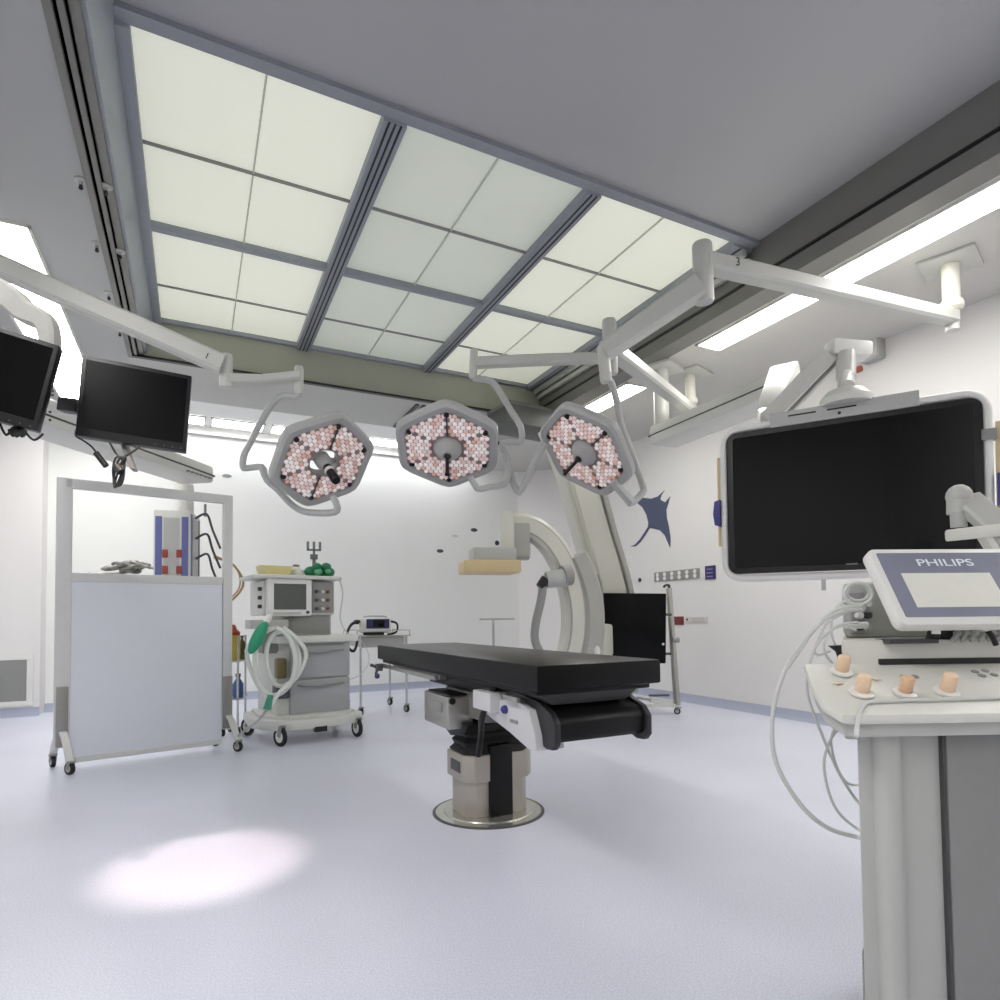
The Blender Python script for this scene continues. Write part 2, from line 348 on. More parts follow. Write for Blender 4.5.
def lamp_head(t, c, n, top, rods, handle):
    n = V(n).normalized(); top = V(top); Mh = basis(c, V(top).cross(n), top)       # local z = n
    if (Mh.to_3x3() @ V((0, 0, 1))).dot(n) < 0: Mh = basis(c, -V(top).cross(n), top)
    hd = bpy.data.objects.new('lamp_head', None); COL.objects.link(hd); hd.parent = t
    T = t.matrix_basis.inverted()
    def B(mb, name, m, par=t, bevel=0, ang=35):
        mb.v = [T @ (Mh @ v) for v in mb.v]; return mb.build(name, m, par, bevel, ang=ang)
    bpy.data.objects.remove(hd)
    N = 96; mb = MB(); prof = [(0, .088), (0, .105), (1, -.285, ), ]
    loops = []
    def ring(fn, z): return [V((math.sin(2*PI*i/N)*fn(2*PI*i/N), math.cos(2*PI*i/N)*fn(2*PI*i/N), z)) for i in range(N)]
    L = [ring(lambda a: .088, 0), ring(lambda a: rhex(a)*.83, 0), ring(lambda a: rhex(a)*.845, .012), ring(lambda a: rhex(a)*.955, .014), ring(lambda a: rhex(a), -.004),
         ring(lambda a: rhex(a), -.038), ring(lambda a: rhex(a)*.93, -.062), ring(lambda a: .12, -.075), ring(lambda a: .088, -.06)]
    for r in L: mb.v += r
    m = len(L)
    for k in range(m):
        for i in range(N):
            mb.f.append([k*N+i, k*N+(i+1) % N, ((k+1) % m)*N+(i+1) % N, ((k+1) % m)*N+i]); mb.mi.append(1 if k == 0 else 0)
    body = B(mb, 'lamp_head', [HEADM, BACKP], ang=25)
    # six lens modules of small round lenses
    rnd = random.Random(int(abs(c[0])*977)); s = .031; sect = [[] for _ in range(6)]
    for i in range(-9, 10):
        for j in range(-9, 10):
            x = (i + (j % 2)*.5)*s; y = j*s*.866
            a = math.atan2(x, y) % (2*PI); r = math.hypot(x, y); d = (a % (PI/3))
            if r < .105 or r > rhex(a)*.82-.012 or min(d, PI/3-d)*r < .006: continue
            sect[int(a/(PI/3)) % 6].append((x, y))
    for k in range(6):
        mb = MB()
        for x, y in sect[k]:
            mb.cur = rnd.choices((0, 1, 2), (5, 5, 1))[0]
            mb.lathe((x, y, .001), (0, 0, 1), [(.0150, 0), (.0140, .005), (.008, .009), (.002, .010)], 10)
        B(mb, 'led_module', LENS, ang=60)
    for k in range(6):
        a = PI/3*k; r = .255
        B(MB().lathe((math.sin(a)*r, math.cos(a)*r, .0), (0, 0, 1), [(.016, 0), (.016, .012), (.010, .016)], 12), 'screw_cap', BLACK)
    for k in rods: 
        a = PI/3*k; B(MB().beam((math.sin(a)*.10, math.cos(a)*.10, .008), (math.sin(a)*.25, math.cos(a)*.25, .008), .008, .008), 'divider_strip', DGREY)
    hub = B(MB().lathe((0, 0, -.05), (0, 0, 1), [(.05, 0), (.05, .05), (.036, .07), (.03, .10)], 24) if handle == 'camera' else
            MB().lathe((0, 0, -.05), (0, 0, 1), [(.086, 0), (.086, .055), (.075, .075), (.05, .10), (.03, .115)], 28), 'hub', HEADM)
    if handle == 'camera':
        B(MB().beam((-.09, 0, -.04), (.09, 0, -.04), .03, .02), 'hub_bracket', HEADM)
        g = B(MB().lathe((0, 0, .04), (0, 0, 1), [(.026, 0), (.028, .01), (.028, .14), (.024, .15)], 20), 'handle', BLACK)
        B(MB().lathe((0, 0, .075), (0, 0, 1), [(.0295, 0), (.0295, .025)], 20), 'handle_band', WHITE, g)
    else:
        B(MB().lathe((0, 0, .05), (0, 0, 1), [(.02, 0), (.022, .02), (.011, .035), (.010, .15), (.013, .165)], 16), 'handle', BLACK)
    return Mh
def ext_mount(t, c, zb, r=.055, plate=.17):     # ceiling plate, column and collar
    c = V(c)
    MB().box((c.x, c.y, ZC-.012), (plate*2, plate*2, .024), .3).build('mounting_plate', ARMM, t, .01, world=True)
    MB().cyl((c.x, c.y, ZC-.02), (c.x, c.y, zb+.08), r).build('column', CREAM, t, world=True)
    MB().lathe((c.x, c.y, zb+.12), (0, 0, -1), [(r+.012, 0), (r+.02, .02), (r+.02, .05), (r, .07)], 24).build('collar', CREAM, t, world=True)
    MB().cyl((c.x, c.y, zb+.06), (c.x, c.y, zb-.09), r*.8).build('bearing', OFFW, t, world=True)
def knuckle(t, p, q, r, name='joint'):
    MB().lathe(p, V(q)-V(p), [(r*.9, -.015), (r, 0), (r, (V(q)-V(p)).length), (r*.9, (V(q)-V(p)).length+.015)], 22).build(name, ARMM, t, world=True)
def number(s_, p, xdir, ydir, size, par):
    Mx = basis(p, xdir, ydir); return text(s_, size, par.matrix_basis.inverted() @ Mx, BLACK, par, 'number', .001)

# lamp 1 (left)
c1 = V((.706, 3.779, 2.046)); n1 = (.253, -.665, -.702); u1 = (.191, -.677, .711)
A0 = P(-150, 200, 2.95); A1 = P(223, 365, 3.47)
t = thing('surgical_light', 'hexagonal surgical light at left, with open centre and camera handle, on the arm numbered 1', 'surgical light', (A0.x, A0.y, ZC), 0, 'hexagonal ceiling lights')
ext_mount(t, A0, A0.z)
MB().sweep([A0, A1], .09, .105, (A1-A0).cross(V((0, 0, 1)))).build('extension_arm', ARMM, t, world=True)
sp = [P(228, 379, 3.5), P(262, 380, 3.6), P(299, 376, 3.68)]
knuckle(t, P(226, 357, 3.5), P(226, 385, 3.5), .035)
MB().sweep(sp, .05, (.07, .075), (0, 0, 1)).build('spring_arm', ARMM, t, world=True)
knuckle(t, P(299, 369, 3.7), P(299, 392, 3.7), .026)
MB().tube([P(299, 394, 3.7), P(294, 397, 3.7), P(283, 396, 3.7), P(272, 404, 3.72), P(262, 420, 3.76), P(250, 443, 3.8), P(244, 455, 3.8), P(243, 467, 3.8), P(248, 468, 3.8), P(262, 467, 3.78), P(264, 474, 3.78)], .020, smooth=3).build('yoke_tube', TUBEM, t, world=True)
MB().tube([P(262, 467, 3.78), P(267, 480, 3.8), P(278, 490, 3.84), P(290, 503, 3.84), P(302, 511, 3.84), P(318, 513, 3.82), P(335, 512, 3.78), P(337, 506, 3.76), P(333, 496, 3.74)], .021, smooth=3).build('yoke', TUBEM, t, world=True)
lamp_head(t, c1, n1, u1, (0, 3), 'camera')
d = (A1-A0).normalized(); nn = V((d.y, -d.x, 0)).normalized()
if nn.y > 0: nn = -nn
number('1', P(207, 356, 3.39)+nn*.0, d, V((0, 0, 1)), .05, t)
# lamp 2 (middle)
kB = P(610, 348, 3.95); mBp = Pz(690, 373, ZC)
t = thing('surgical_light', 'middle hexagonal surgical light with a domed hub, hanging straight above the operating table', 'surgical light', (mBp.x, mBp.y, ZC), 0, 'hexagonal ceiling lights')
zb = P(692, 405, 6.2).z
ext_mount(t, mBp, zb, .05)
MB().sweep([(mBp.x, mBp.y, zb), kB], .09, .12, (0, 0, 1)).build('extension_arm', ARMM, t, world=True)
knuckle(t, P(609, 322, 3.95), P(611, 372, 3.95), .045)
MB().sweep([P(600, 358, 3.95), P(540, 360, 3.92), P(474, 363, 3.86)], .06, .078, (0, 0, 1)).build('spring_arm', ARMM, t, world=True)
knuckle(t, P(474, 352, 3.85), P(473, 376, 3.85), .026)
MB().tube([P(473, 378, 3.85), P(480, 379, 3.84), P(491, 381, 3.83), P(500, 392, 3.82), P(511, 411, 3.82), P(521, 427, 3.82), P(521, 442, 3.8), P(512, 442, 3.8), P(502, 443, 3.8), P(504, 452, 3.8)], .020, smooth=2).build('yoke_tube', TUBEM, t, world=True)
MB().tube([P(503, 443, 3.8), P(508, 460, 3.8), P(507, 479, 3.78), P(502, 485, 3.76), P(490, 487, 3.74), P(479, 489, 3.72), P(475, 485, 3.71), P(470, 477, 3.69)], .019, smooth=3).build('yoke', TUBEM, t, world=True)
lamp_head(t, (1.355, 3.39, 2.109), (-.224, -.474, -.852), (-.339, -.782, .524), (0, 3), 'rod')
# lamp 3 (right)
mAp = Pz(950, 262, ZC); kA = P(703, 262, 3.62); eA = P(955, 298, 4.1)
t = thing('surgical_light', 'rightmost hexagonal surgical light, tilted sideways, on the arm numbered 3', 'surgical light', (mAp.x, mAp.y, ZC), 0, 'hexagonal ceiling lights')
ext_mount(t, mAp, eA.z)
eA = V((mAp.x, mAp.y, eA.z))
MB().sweep([eA, kA], .10, (.11, .12), (0, 0, 1)).build('extension_arm', ARMM, t, world=True)
knuckle(t, P(702, 246, 3.62), P(704, 300, 3.62), .058)
e3 = P(604, 352, 3.72)
MB().sweep([P(700, 285, 3.6), e3], .10, (.15, .11), (P(700, 285, 3.6)-e3).cross(V((0, 0, 1)))).build('spring_arm', ARMM, t, world=True)
knuckle(t, P(603, 348, 3.72), P(606, 380, 3.72), .036)
MB().tube([P(606, 378, 3.72), P(611, 382, 3.74), P(617, 402, 3.8), P(621, 424, 3.86), P(630, 448, 3.9), P(643, 487, 3.86), P(642, 493, 3.84), P(633, 502, 3.8), P(629, 503, 3.78)], .022, smooth=3).build('yoke_tube', TUBEM, t, world=True)
MB().beam(P(613, 481, 3.72), P(631, 502, 3.79), .05, .04).build('yoke', TUBEM, t, .006, world=True)
MB().tube([P(545, 443, 3.8), P(533, 466, 3.84), P(521, 490, 3.86), P(517, 491, 3.86), P(511, 476, 3.86), P(506, 455, 3.86)], .022, smooth=2).build('side_tube', TUBEM, t, world=True)
lamp_head(t, (2.119, 3.077, 2.092), (-.711, -.065, -.70), (-.653, -.305, .693), (1, 4), 'rod')
nA = V((0, 0, 1)).cross((eA-kA).normalized())
if nA.y > 0: nA = -nA
number('3', P(738, 262, 3.585), (eA-kA), V((0, 0, 1)), .07, t)

# ------------------------------------------------------------------ hanging monitors at left
def monitor(t, c, xd, wd, ht, yd=(0, 0, 1)):
    M = basis(c, xd, yd); T = t.matrix_basis.inverted() @ M      # local z toward viewer
    def B(mb, name, m, par=t, bevel=0):
        mb.v = [T @ v for v in mb.v]; return mb.build(name, m, par, bevel)
    B(MB().box((0, 0, -.025), (wd, ht, .05)), 'housing', BLACK, bevel=.006)
    B(MB().box((0, 0, -.07), (wd*.6, ht*.6, .05)), 'back_cover', BLACK, bevel=.012)
    B(MB().box((0, .008, .001), (wd-.03, ht-.05, .002)), 'screen', MATSCR)
    for k in range(4): B(MB().cyl((wd/2-.02-.03*k, -ht/2+.011, 0), (wd/2-.02-.03*k, -ht/2+.011, .003), .003), 'button', DGREY)
    return M
ARM2 = mat('monitor_arm_grey', (190, 190, 186), .4, noise=.02)
tl, tr, br, bl = P(79, 353, 2.36), P(190, 375, 2.52), P(188, 452, 2.52), P(78, 436, 2.36)
mc = (tl+tr+br+bl)/4
aR = P(-90, 330, 2.9)
t = thing('monitor', 'black flat monitor with a coiled cable hanging below it, at left', 'monitor', mc)
M = monitor(t, mc, (tr-tl)+(br-bl), ((tr-tl).length+(br-bl).length)/2, ((tl-bl).length+(tr-br).length)/2)
zt = (M.to_3x3() @ V((0, 0, 1))); 
MB().beam(mc-zt*.08, mc-zt*.16, .10, .12).build('mounting_bracket', GREY, t, .005, world=True)
MB().beam(P(61, 405, 2.5), P(80, 407, 2.5), .05, .055).build('pivot', BLACK, t, .006, world=True)
MB().sweep([mc-zt*.15, P(66, 410, 2.62), P(30, 395, 2.75), P(-60, 352, 2.9)], .05, .07, (0, 0, 1), 3).build('monitor_arm', ARM2, t, world=True)
xp = P(-60, 352, 2.9); MB().cyl(xp+V((0, 0, -.08)), (xp.x, xp.y, ZC), .04).build('column', ARM2, t, world=True)
MB().box((xp.x, xp.y, ZC-.012), (.25, .25, .024)).build('mounting_plate', ARM2, t, .005, world=True)
MB().tube([P(76, 430, 2.4), P(76, 436, 2.36), P(84, 441, 2.36), P(92, 447, 2.36), P(98, 455, 2.36)], .0035, smooth=4).build('cable', BLACK, t, world=True)
MB().cyl(P(96, 453, 2.36), P(106, 466, 2.36), .011).build('plug', BLACK, t, world=True)
pts = [P(110, 443, 2.4), P(115, 452, 2.38)]
for k in range(3):
    for a in range(0, 16):
        q = a/16*2*PI; pts.append(P(118.5+5.5*math.sin(q*1+.6*k)+k*.7, 471+ -15*math.cos(q/2 if a < 0 else q)+k*.7, 2.36+.008*math.sin(q*2)+.004*k))
pts += [P(122, 458, 2.38), P(134, 451, 2.40), P(140, 446, 2.44)]
MB().tube(pts, .0042, 8, smooth=2).build('coiled_cable', mat('dark_cable', (50, 52, 50), .5), t, world=True)
MB().cyl(P(116, 466, 2.35), P(121, 472, 2.35), .016).build('cable_tie', mat('dark_cable', (50, 52, 50), .5), t, world=True)
MB().sweep([P(124, 442, 2.5), P(128, 455, 2.46), P(134, 470, 2.44)], .02, (.05, .03), CR).build('plug_block', MGREY, t, world=True)

tl, tr, br, bl = P(-70, 305, 2.0), P(51, 344, 2.12), P(45, 432, 2.12), P(-70, 402, 2.0)
mc = (tl+tr+br+bl)/4
t = thing('monitor', 'black flat monitor cut off by the left picture edge, below a curved white arm', 'monitor', mc)
M = monitor(t, mc, (tr-tl)+(br-bl), ((tr-tl).length+(br-bl).length)/2, ((tl-bl).length+(tr-br).length)/2, yd=(tl-bl)+(tr-br))
zt = (M.to_3x3() @ V((0, 0, 1)))
MB().beam(mc-zt*.08, mc-zt*.14, .12, .12).build('mounting_bracket', GREY, t, .005, world=True)
bm_ = [mc-zt*.13, P(20, 372, 2.3), P(48, 350, 2.3)]
MB().sweep(bm_, .05, .05, (0, 0, 1), 3).build('lower_arm', ARM2, t, world=True)
MB().sweep([P(50, 352, 2.3), P(49, 332, 2.3), P(42, 320, 2.3), P(25, 312, 2.3), P(5, 295, 2.3), P(-60, 262, 2.4)], .06, (.055, .10), CF, 3).build('monitor_arm', ARM2, t, world=True)
xp = P(-60, 262, 2.4); MB().cyl(xp+V((0, 0, -.08)), (xp.x, xp.y, ZC), .045).build('column', ARM2, t, world=True)
MB().box((xp.x, xp.y, ZC-.012), (.25, .25, .024)).build('mounting_plate', ARM2, t, .005, world=True)
for k, (a, b) in enumerate((((0, 424), (12, 432)), ((25, 432), (43, 437)))):
    MB().tube([P(a[0], a[1], 2.12), P((a[0]+b[0])/2, b[1]+3, 2.1), P(b[0], b[1]-3, 2.12)], .004, smooth=4).build('cable', BLACK, t, world=True)
mb = MB(); rnd = random.Random(4)
for k in range(6):
    x0, y0 = 9+k*1.8, 430+rnd.uniform(-1, 3)
    mb.tube([P(x0, y0, 2.1), P(x0+4, y0+6, 2.09), P(x0+8, y0+1, 2.1), P(x0+3, y0-2, 2.11)], .0045, 7, smooth=4)
mb.build('cable_bundle', BLACK, t, world=True)
for y in (385, 391, 395, 412, 420): MB().ball(P(52.5 if y < 400 else 50, y, 2.125), .005, n=8).build('side_button', DGREY, t, world=True)

# ------------------------------------------------------------------ ceiling pendant with gas outlets (left)
pe = P(184, 488, 5.9)
p0 = P(-40, 397, 3.6)
t = thing('supply_boom', 'grey ceiling supply boom with blue striped outlet column, behind the mobile screen', 'medical boom', (p0.x, p0.y, ZC))
e1 = P(198, 476, 5.75); e0 = P(-40, 397, 3.6); ax = (e1-e0).normalized()
def hb(a, b, w_, h_, z, name, m, bev=.02): return MB().beam(a+V((0, 0, z)), b+V((0, 0, z)), w_, h_).build(name, m, t, bev, world=True)
e1b = V((e1.x, e1.y, e1.z)); e0b = V((e0.x, e0.y, e1.z))
hb(e0b, e1b, .34, .16, 0, 'boom_arm', OFFW, .04)
hb(e0b, e1b+ax*.004, .346, .014, -.01, 'arm_joint', DGREY, 0)
sl = MB(); side = ax.cross(V((0, 0, 1))).normalized()
for k in range(6): sl.box(e1b-ax*(.08+.06*k)+side*.17+V((0, 0, -.045)), (.035, .03, .012), math.atan2(ax.y, ax.x))
sl.build('vent_slot', MGREY, t, world=True)
MB().cyl((e0b.x, e0b.y, e0b.z), (e0b.x, e0b.y, ZC), .085).build('column', OFFW, t, world=True)
MB().cyl((e0b.x, e0b.y, ZC-.03), (e0b.x, e0b.y, ZC), .105).build('mounting_plate', OFFW, t, world=True)
pc = P(184, 520, 5.9)
MB().cyl((pc.x, pc.y, e1.z-.05), (pc.x, pc.y, P(184, 513, 5.9).z-.02), .085).build('drop_tube', OFFW, t, world=True)
zt_, zb_ = P(172, 514, 5.9).z, P(172, 600, 5.9).z
hx, hr = pc, math.radians(-10); Rz = Matrix.Rotation(hr, 3, 'Z')
W2 = .155; D2 = .42
def hp(x, y, z): return V((hx.x, hx.y, 0)) + Rz @ V((x, y, 0)) + V((0, 0, z))
def hbx(a, b, name, m, par=None, bev=0):
    c = hp((a[0]+b[0])/2, (a[1]+b[1])/2, (a[2]+b[2])/2)
    return MB().box(c, [abs(b[i]-a[i]) for i in range(3)], hr).build(name, m, par or t, bev, world=True)
body = hbx((-W2-.06, -.20, zb_), (W2-.06, .25, zt_), 'outlet_column', OFFW, bev=.01)
BLUE = mat('blue_rail', (98, 104, 158), .4)
for x in (-W2-.02, W2-.11): hbx((x-.025, -.206, zb_+.01), (x+.03, -.199, zt_-.06), 'blue_strip', BLUE)
hbx((-W2+.025, -.203, zb_+.01), (W2-.155, -.199, zt_-.07), 'front_panel', GREY)
for y in (-.165, .205): hbx((W2-.062, y-.02, zb_), (W2-.054, y+.025, zt_-.03), 'side_rail', DGREY if y > 0 else BLUE)
hbx((W2-.06, -.11, zb_), (W2-.055, .15, zt_-.05), 'side_panel', GREY)
OUTR = mat('outlet_red', (150, 60, 48), .4)
for z in (zb_+.27, zb_+.42):
    for x in (-.115, .0): 
        o = hbx((x-.022, -.22, z-.036), (x+.022, -.2, z+.036), 'gas_outlet', OUTR, bev=.004)
for i in range(3):
    z = zt_-.05-.19*i
    a = hp(W2-.05, -.05+.03*i, z); b = hp(W2+.17, -.02, z-.28); 
    MB().tube([a, a+V((.10, 0, .05)), hp(W2+.10, -.02, z-.10), b], .011, 8, smooth=5).build('hose', DGREY, t, world=True)
MB().cyl(hp(W2+.03, 0, zt_-.02), hp(W2+.03, 0, zt_+.10), .012).build('hook', MGREY, t, world=True)
hs = P(216, 590, 5.9); 
MB().tube([P(214, 556, 6.1), P(228, 562, 6.2), P(236, 568, 6.35), P(243, 580, 6.4), P(241, 590, 6.4), P(229, 602, 6.3), P(212, 606, 6.1)], .012, 8, smooth=5).build('yellow_hose', mat('yellow_hose', (176, 150, 96), .5), t, world=True)
MB().tube([P(214, 558, 6.12), P(225, 561, 6.25), P(235, 566, 6.35), P(240, 578, 6.4), P(238, 590, 6.4), P(225, 602, 6.3), P(212, 605, 6.12)], .008, 8, smooth=5).build('pink_hose', mat('pink_hose', (206, 152, 140), .5), t, world=True)
# shelf of the pendant with crumpled transparent bag
sh = P(130, 578, 6.0)
zs_ = P(130, 578, 5.9).z
hbx((-.92, -.19, zs_-.03), (-W2-.065, .25, zs_), 'shelf', GREY, bev=.004)
tg = thing('folded_tubing', 'crumpled grey tubing bag lying left of the blue striped outlet column', 'tubing', hp(-.47, .02, zs_+.002))
mb = MB(); rnd = random.Random(2)
for k in range(9):
    c = hp(-.47+rnd.uniform(-.12, .12), .02, zs_+.002+.0+rnd.uniform(0, .05)); r = rnd.uniform(.05, .11)
    mb.tube([c+V((math.cos(a*PI/4)*r*1.2, math.sin(a*PI/4)*r, .015+.05+r*.42*math.sin(a*PI/4+k))) for a in range(8)], .014, 7, smooth=3)
mb.build('tubing', mat('clear_grey_tubing', (142, 140, 136), .3, noise=.4, nscale=25), tg, world=True)
mb = MB()
for k in range(5):
    c = hp(-.86+.06*k, .0, zs_+.016); mb.tube([c, c+V((.06, .05, .015)), c+V((.12, 0, .005))], .014, 7, smooth=3)
mb.build('loose_end', mat('clear_grey_tubing2', (150, 146, 140), .3, noise=.3, nscale=25), tg, world=True)

# ------------------------------------------------------------------ monitor boom (right) and large display
kk = Pz(668, 385, ZC)
b0 = P(662, 436, 6.2); b1 = P(796, 386, 4.75)
t = thing('display_boom', 'thick white two-piece ceiling boom arm that carries the large wall-sized display', 'medical boom', (b0.x, b0.y, ZC))
b1.z = b0.z = (b0.z+b1.z)/2
MB().beam(b0, b1, .34, .19).build('boom_arm', OFFW, t, .05, world=True)
MB().beam(b0+V((0, 0, .0)), b1+V((0, 0, .0)), .346, .012).build('arm_joint', DGREY, t, world=True)
ad = (b1-b0).normalized()
MB().cyl((b0.x, b0.y, b0.z+.05), (b0.x, b0.y, ZC), .075).build('column', OFFW, t, world=True)
MB().cyl((b0.x, b0.y, b0.z+.06), (b0.x, b0.y, b0.z+.12), .11).build('collar', OFFW, t, world=True)
MB().box((b0.x, b0.y, ZC-.015), (.36, .36, .03), .4).build('mounting_plate', OFFW, t, .006, world=True)
# hub and rising spring arm
h0 = P(768, 416, 3.95); 
MB().beam(P(786, 376, 4.55), h0, .20, .20, .14, .14).build('hub', OFFW, t, .03, world=True)
a0 = P(770, 421, 3.72); a1 = P(832, 356, 3.5)
MB().beam(h0, a0, .14, .12, .12, .12).build('elbow', OFFW, t, .03, world=True)
sd = (a1-a0).cross(V((0, 0, 1))).normalized()
for s_ in (-.045, .045): MB().sweep([a0+sd*s_, a1+sd*s_], .035, .10, sd).build('arm_bar', OFFW, t, world=True)
MB().sweep([a0, a1], .05, .06, sd).build('spring', DGREY, t, world=True)
cc = P(848, 352, 3.5)
MB().beam(P(828, 350, 3.5), P(868, 352, 3.5), .13, .10, .12, .09).build('end_cap', WHITE, t, .025, world=True)
MB().cyl(P(846, 355, 3.45), P(846, 378, 3.4), .05).build('drop_tube', OFFW, t, world=True)
g = P(852, 372, 3.4); MB().cyl(g, g+CR*.05+V((0, 0, .02)), .018).build('lock_knob', mat('orange_knob', (168, 84, 62), .4), t, world=True)
# large display
TL, TR, BR, BL = P(722, 432, 3.40), P(986, 392, 2.80), P(992, 568, 2.78), P(726, 577, 3.40)
xd = ((TR-TL)+(BR-BL)).normalized(); up = ((TL-BL)+(TR-BR)).normalized()
mc = (TL+TR+BL+BR)/4; W_ = ((TR-TL).length+(BR-BL).length)/2; H_ = ((TL-BL).length+(TR-BR).length)/2
t = thing('large_display', 'large dark flat display in a white tubular bumper frame, at right', 'display', mc)
M = basis(mc, xd, up); T = t.matrix_basis.inverted() @ M
def BD(mb, name, m, par=None, bevel=0, ang=35):
    mb.v = [T @ v for v in mb.v]; return mb.build(name, m, par or t, bevel, ang=ang)
def rrect(w_, h_, r, z, n=6):
    o = []
    for sx, sy, a0_ in ((1, 1, 0), (-1, 1, 90), (-1, -1, 180), (1, -1, 270)):
        for k in range(n+1):
            a = math.radians(a0_+90*k/n); o.append((sx*(w_/2-r)+r*math.cos(a), sy*(h_/2-r)+r*math.sin(a), z))
    return o
BD(MB().prism(rrect(W_-.03, H_-.03, .05, -.07), (0, 0, .065)), 'housing', BLACK, bevel=.006)
BD(MB().prism(rrect(W_-.10, H_-.09, .02, -.004), (0, 0, .003)), 'screen', SCRN)
BD(MB().box((0, 0, -.10), (W_*.7, H_*.7, .07)), 'back_cover', WHITE, bevel=.02)
pts = rrect(W_+.005, H_+.02, .09, -.03, 8); pts = pts + pts[:2]
BD(MB().tube(pts, .020, 12), 'bumper_frame', WHITE)
BD(MB().box((-.005, H_/2+.02, -.02), (W_*.57, .075, .05)), 'top_bracket', GREY, bevel=.004)
for sx in (-.18, .0): BD(MB().box((sx, H_/2+.03, .005), (.13, .008, .004)), 'bracket_slot', BLACK)
BD(MB().cyl((-.01, H_/2+.005, .003), (-.01, H_/2+.005, .008), .008), 'screw', BLACK)
tp = (T.inverted() @ (t.matrix_basis.inverted() @ P(846, 388, 3.3)))
BD(MB().lathe((.02, H_/2+.05, -.04), (0, 1, 0), [(.12, 0), (.12, .035), (.09, .07), (.05, .085)], 28), 'mount_dome', OFFW)
gp = T @ V((.02, H_/2+.14, -.04))
MB().cyl(t.matrix_basis @ gp, P(846, 376, 3.4), .04).build('mount_tube', OFFW, t, world=True)
BD(MB().box((W_/2+.005, H_*.26, -.03), (.056, .05, .06)), 'frame_clamp', MGREY, bevel=.004)
WOOD = mat('beige_strip', (206, 186, 148), .5); HNDL = mat('violet_blue_grip', (62, 60, 130), .4)
for sx in (-1, 1):
    BD(MB().box((sx*(W_/2+(.03 if sx < 0 else .045)), .02, -.04), (.02 if sx < 0 else .028, H_*.62, .02)), 'side_strip', WOOD, bevel=.003)
    BD(MB().prism([(sx*(W_/2+(.022 if sx < 0 else .03))+a, b-.05, -.03) for a, b in ((0, -.07), (sx*.03, -.06), (sx*.038, 0), (sx*.03, .07), (0, .08))], (0, 0, .035)), 'grip', HNDL, bevel=.004)
BD(MB().box((.03, -H_/2+.045, -.002), (.05, .008, .002)), 'maker_mark', MGREY)
BD(MB().box((-.1, -H_/2-.05, -.04), (.02, .07, .02)), 'cable_stub', GREY)
# ------------------------------------------------------------------ casters
def caster(par, p, r=.05, ang=0, twin=True, m=RUBBER, hub=GREY):
    p = V(p); a = V((math.cos(ang), math.sin(ang), 0)); f = V((-a.y, a.x, 0))
    o = MB().lathe(p+V((0, 0, r)), a, [(r*.55, -.013), (r*.95, -.013), (r, -.007), (r, .007), (r*.95, .013), (r*.55, .013)], 22).build('caster_wheel', m, par, world=True)
    MB().lathe(p+V((0, 0, r)), a, [(r*.2, -.016), (r*.6, -.014), (r*.6, .014), (r*.2, .016)], 18).build('hub', hub, o, world=True)
    mb = MB()
    for s_ in (-1, 1): mb.beam(p+V((0, 0, r))+a*.02*s_, p+V((0, 0, 2.05*r))+a*.02*s_-f*r*.3, .006, r*.5)
    mb.box(p+V((0, 0, 2.1*r))-f*r*.3, (.05, .05, .012)); mb.build('fork', MGREY, o, world=True)
    return o
# ------------------------------------------------------------------ mobile screen
s0, s1 = V((-.865, 5.56, 0)), V((.265, 5.80, 0)); sd = (s1-s0).normalized(); sn = V((sd.y, -sd.x, 0)); ra = math.atan2(sd.y, sd.x)
t = thing('mobile_screen', 'tall mobile radiation screen in a pale frame with open top window, on casters', 'screen', (s0+s1)/2)
FRM = mat('screen_frame_grey', (206, 207, 205), .4); PANL = mat('screen_panel', (218, 221, 229), .4, noise=.01)
for p, wd in ((s0, .10), (s1, .075)): MB().box(p+V((0, 0, 1.175)), (wd, .05, 2.01), ra).build('post', FRM, t, .006, world=True)
c = (s0+s1)/2; L = (s1-s0).length
MB().box(c+V((0, 0, 2.142)), (L, .05, .075), ra).build('top_rail', FRM, t, .006, world=True)
MB().box(c+V((0, 0, 1.435)), (L-.08, .045, .07), ra).build('middle_rail', FRM, t, .006, world=True)
MB().box(c+V((0, 0, .735)), (L-.09, .035, 1.33), ra).build('lower_panel', PANL, t, world=True)
MB().box(c+V((0, 0, .07)), (L-.09, .05, .04), ra).build('bottom_rail', FRM, t, .006, world=True)
fd = V((.42, -.91, 0))
for i, p in enumerate((s0, s1)):
    MB().box(p+sn*.03+V((0, 0, .40)), (.075, .014, .44), ra).build('foot_bracket', mat('foot_steel', (150, 148, 144), .35, .6), t, .003, world=True)
    for s_ in (-1, 1):
        q = p+fd*.19*s_
        MB().sweep([p+fd*.03*s_+V((0, 0, .28)), p+fd*.09*s_+V((0, 0, .24)), q+V((0, 0, .09))], .05, .03, sd, 4).build('foot', FRM, t, world=True)
        caster(t, (q.x, q.y, .0), .045, ra+(.5 if s_ > 0 else .2))
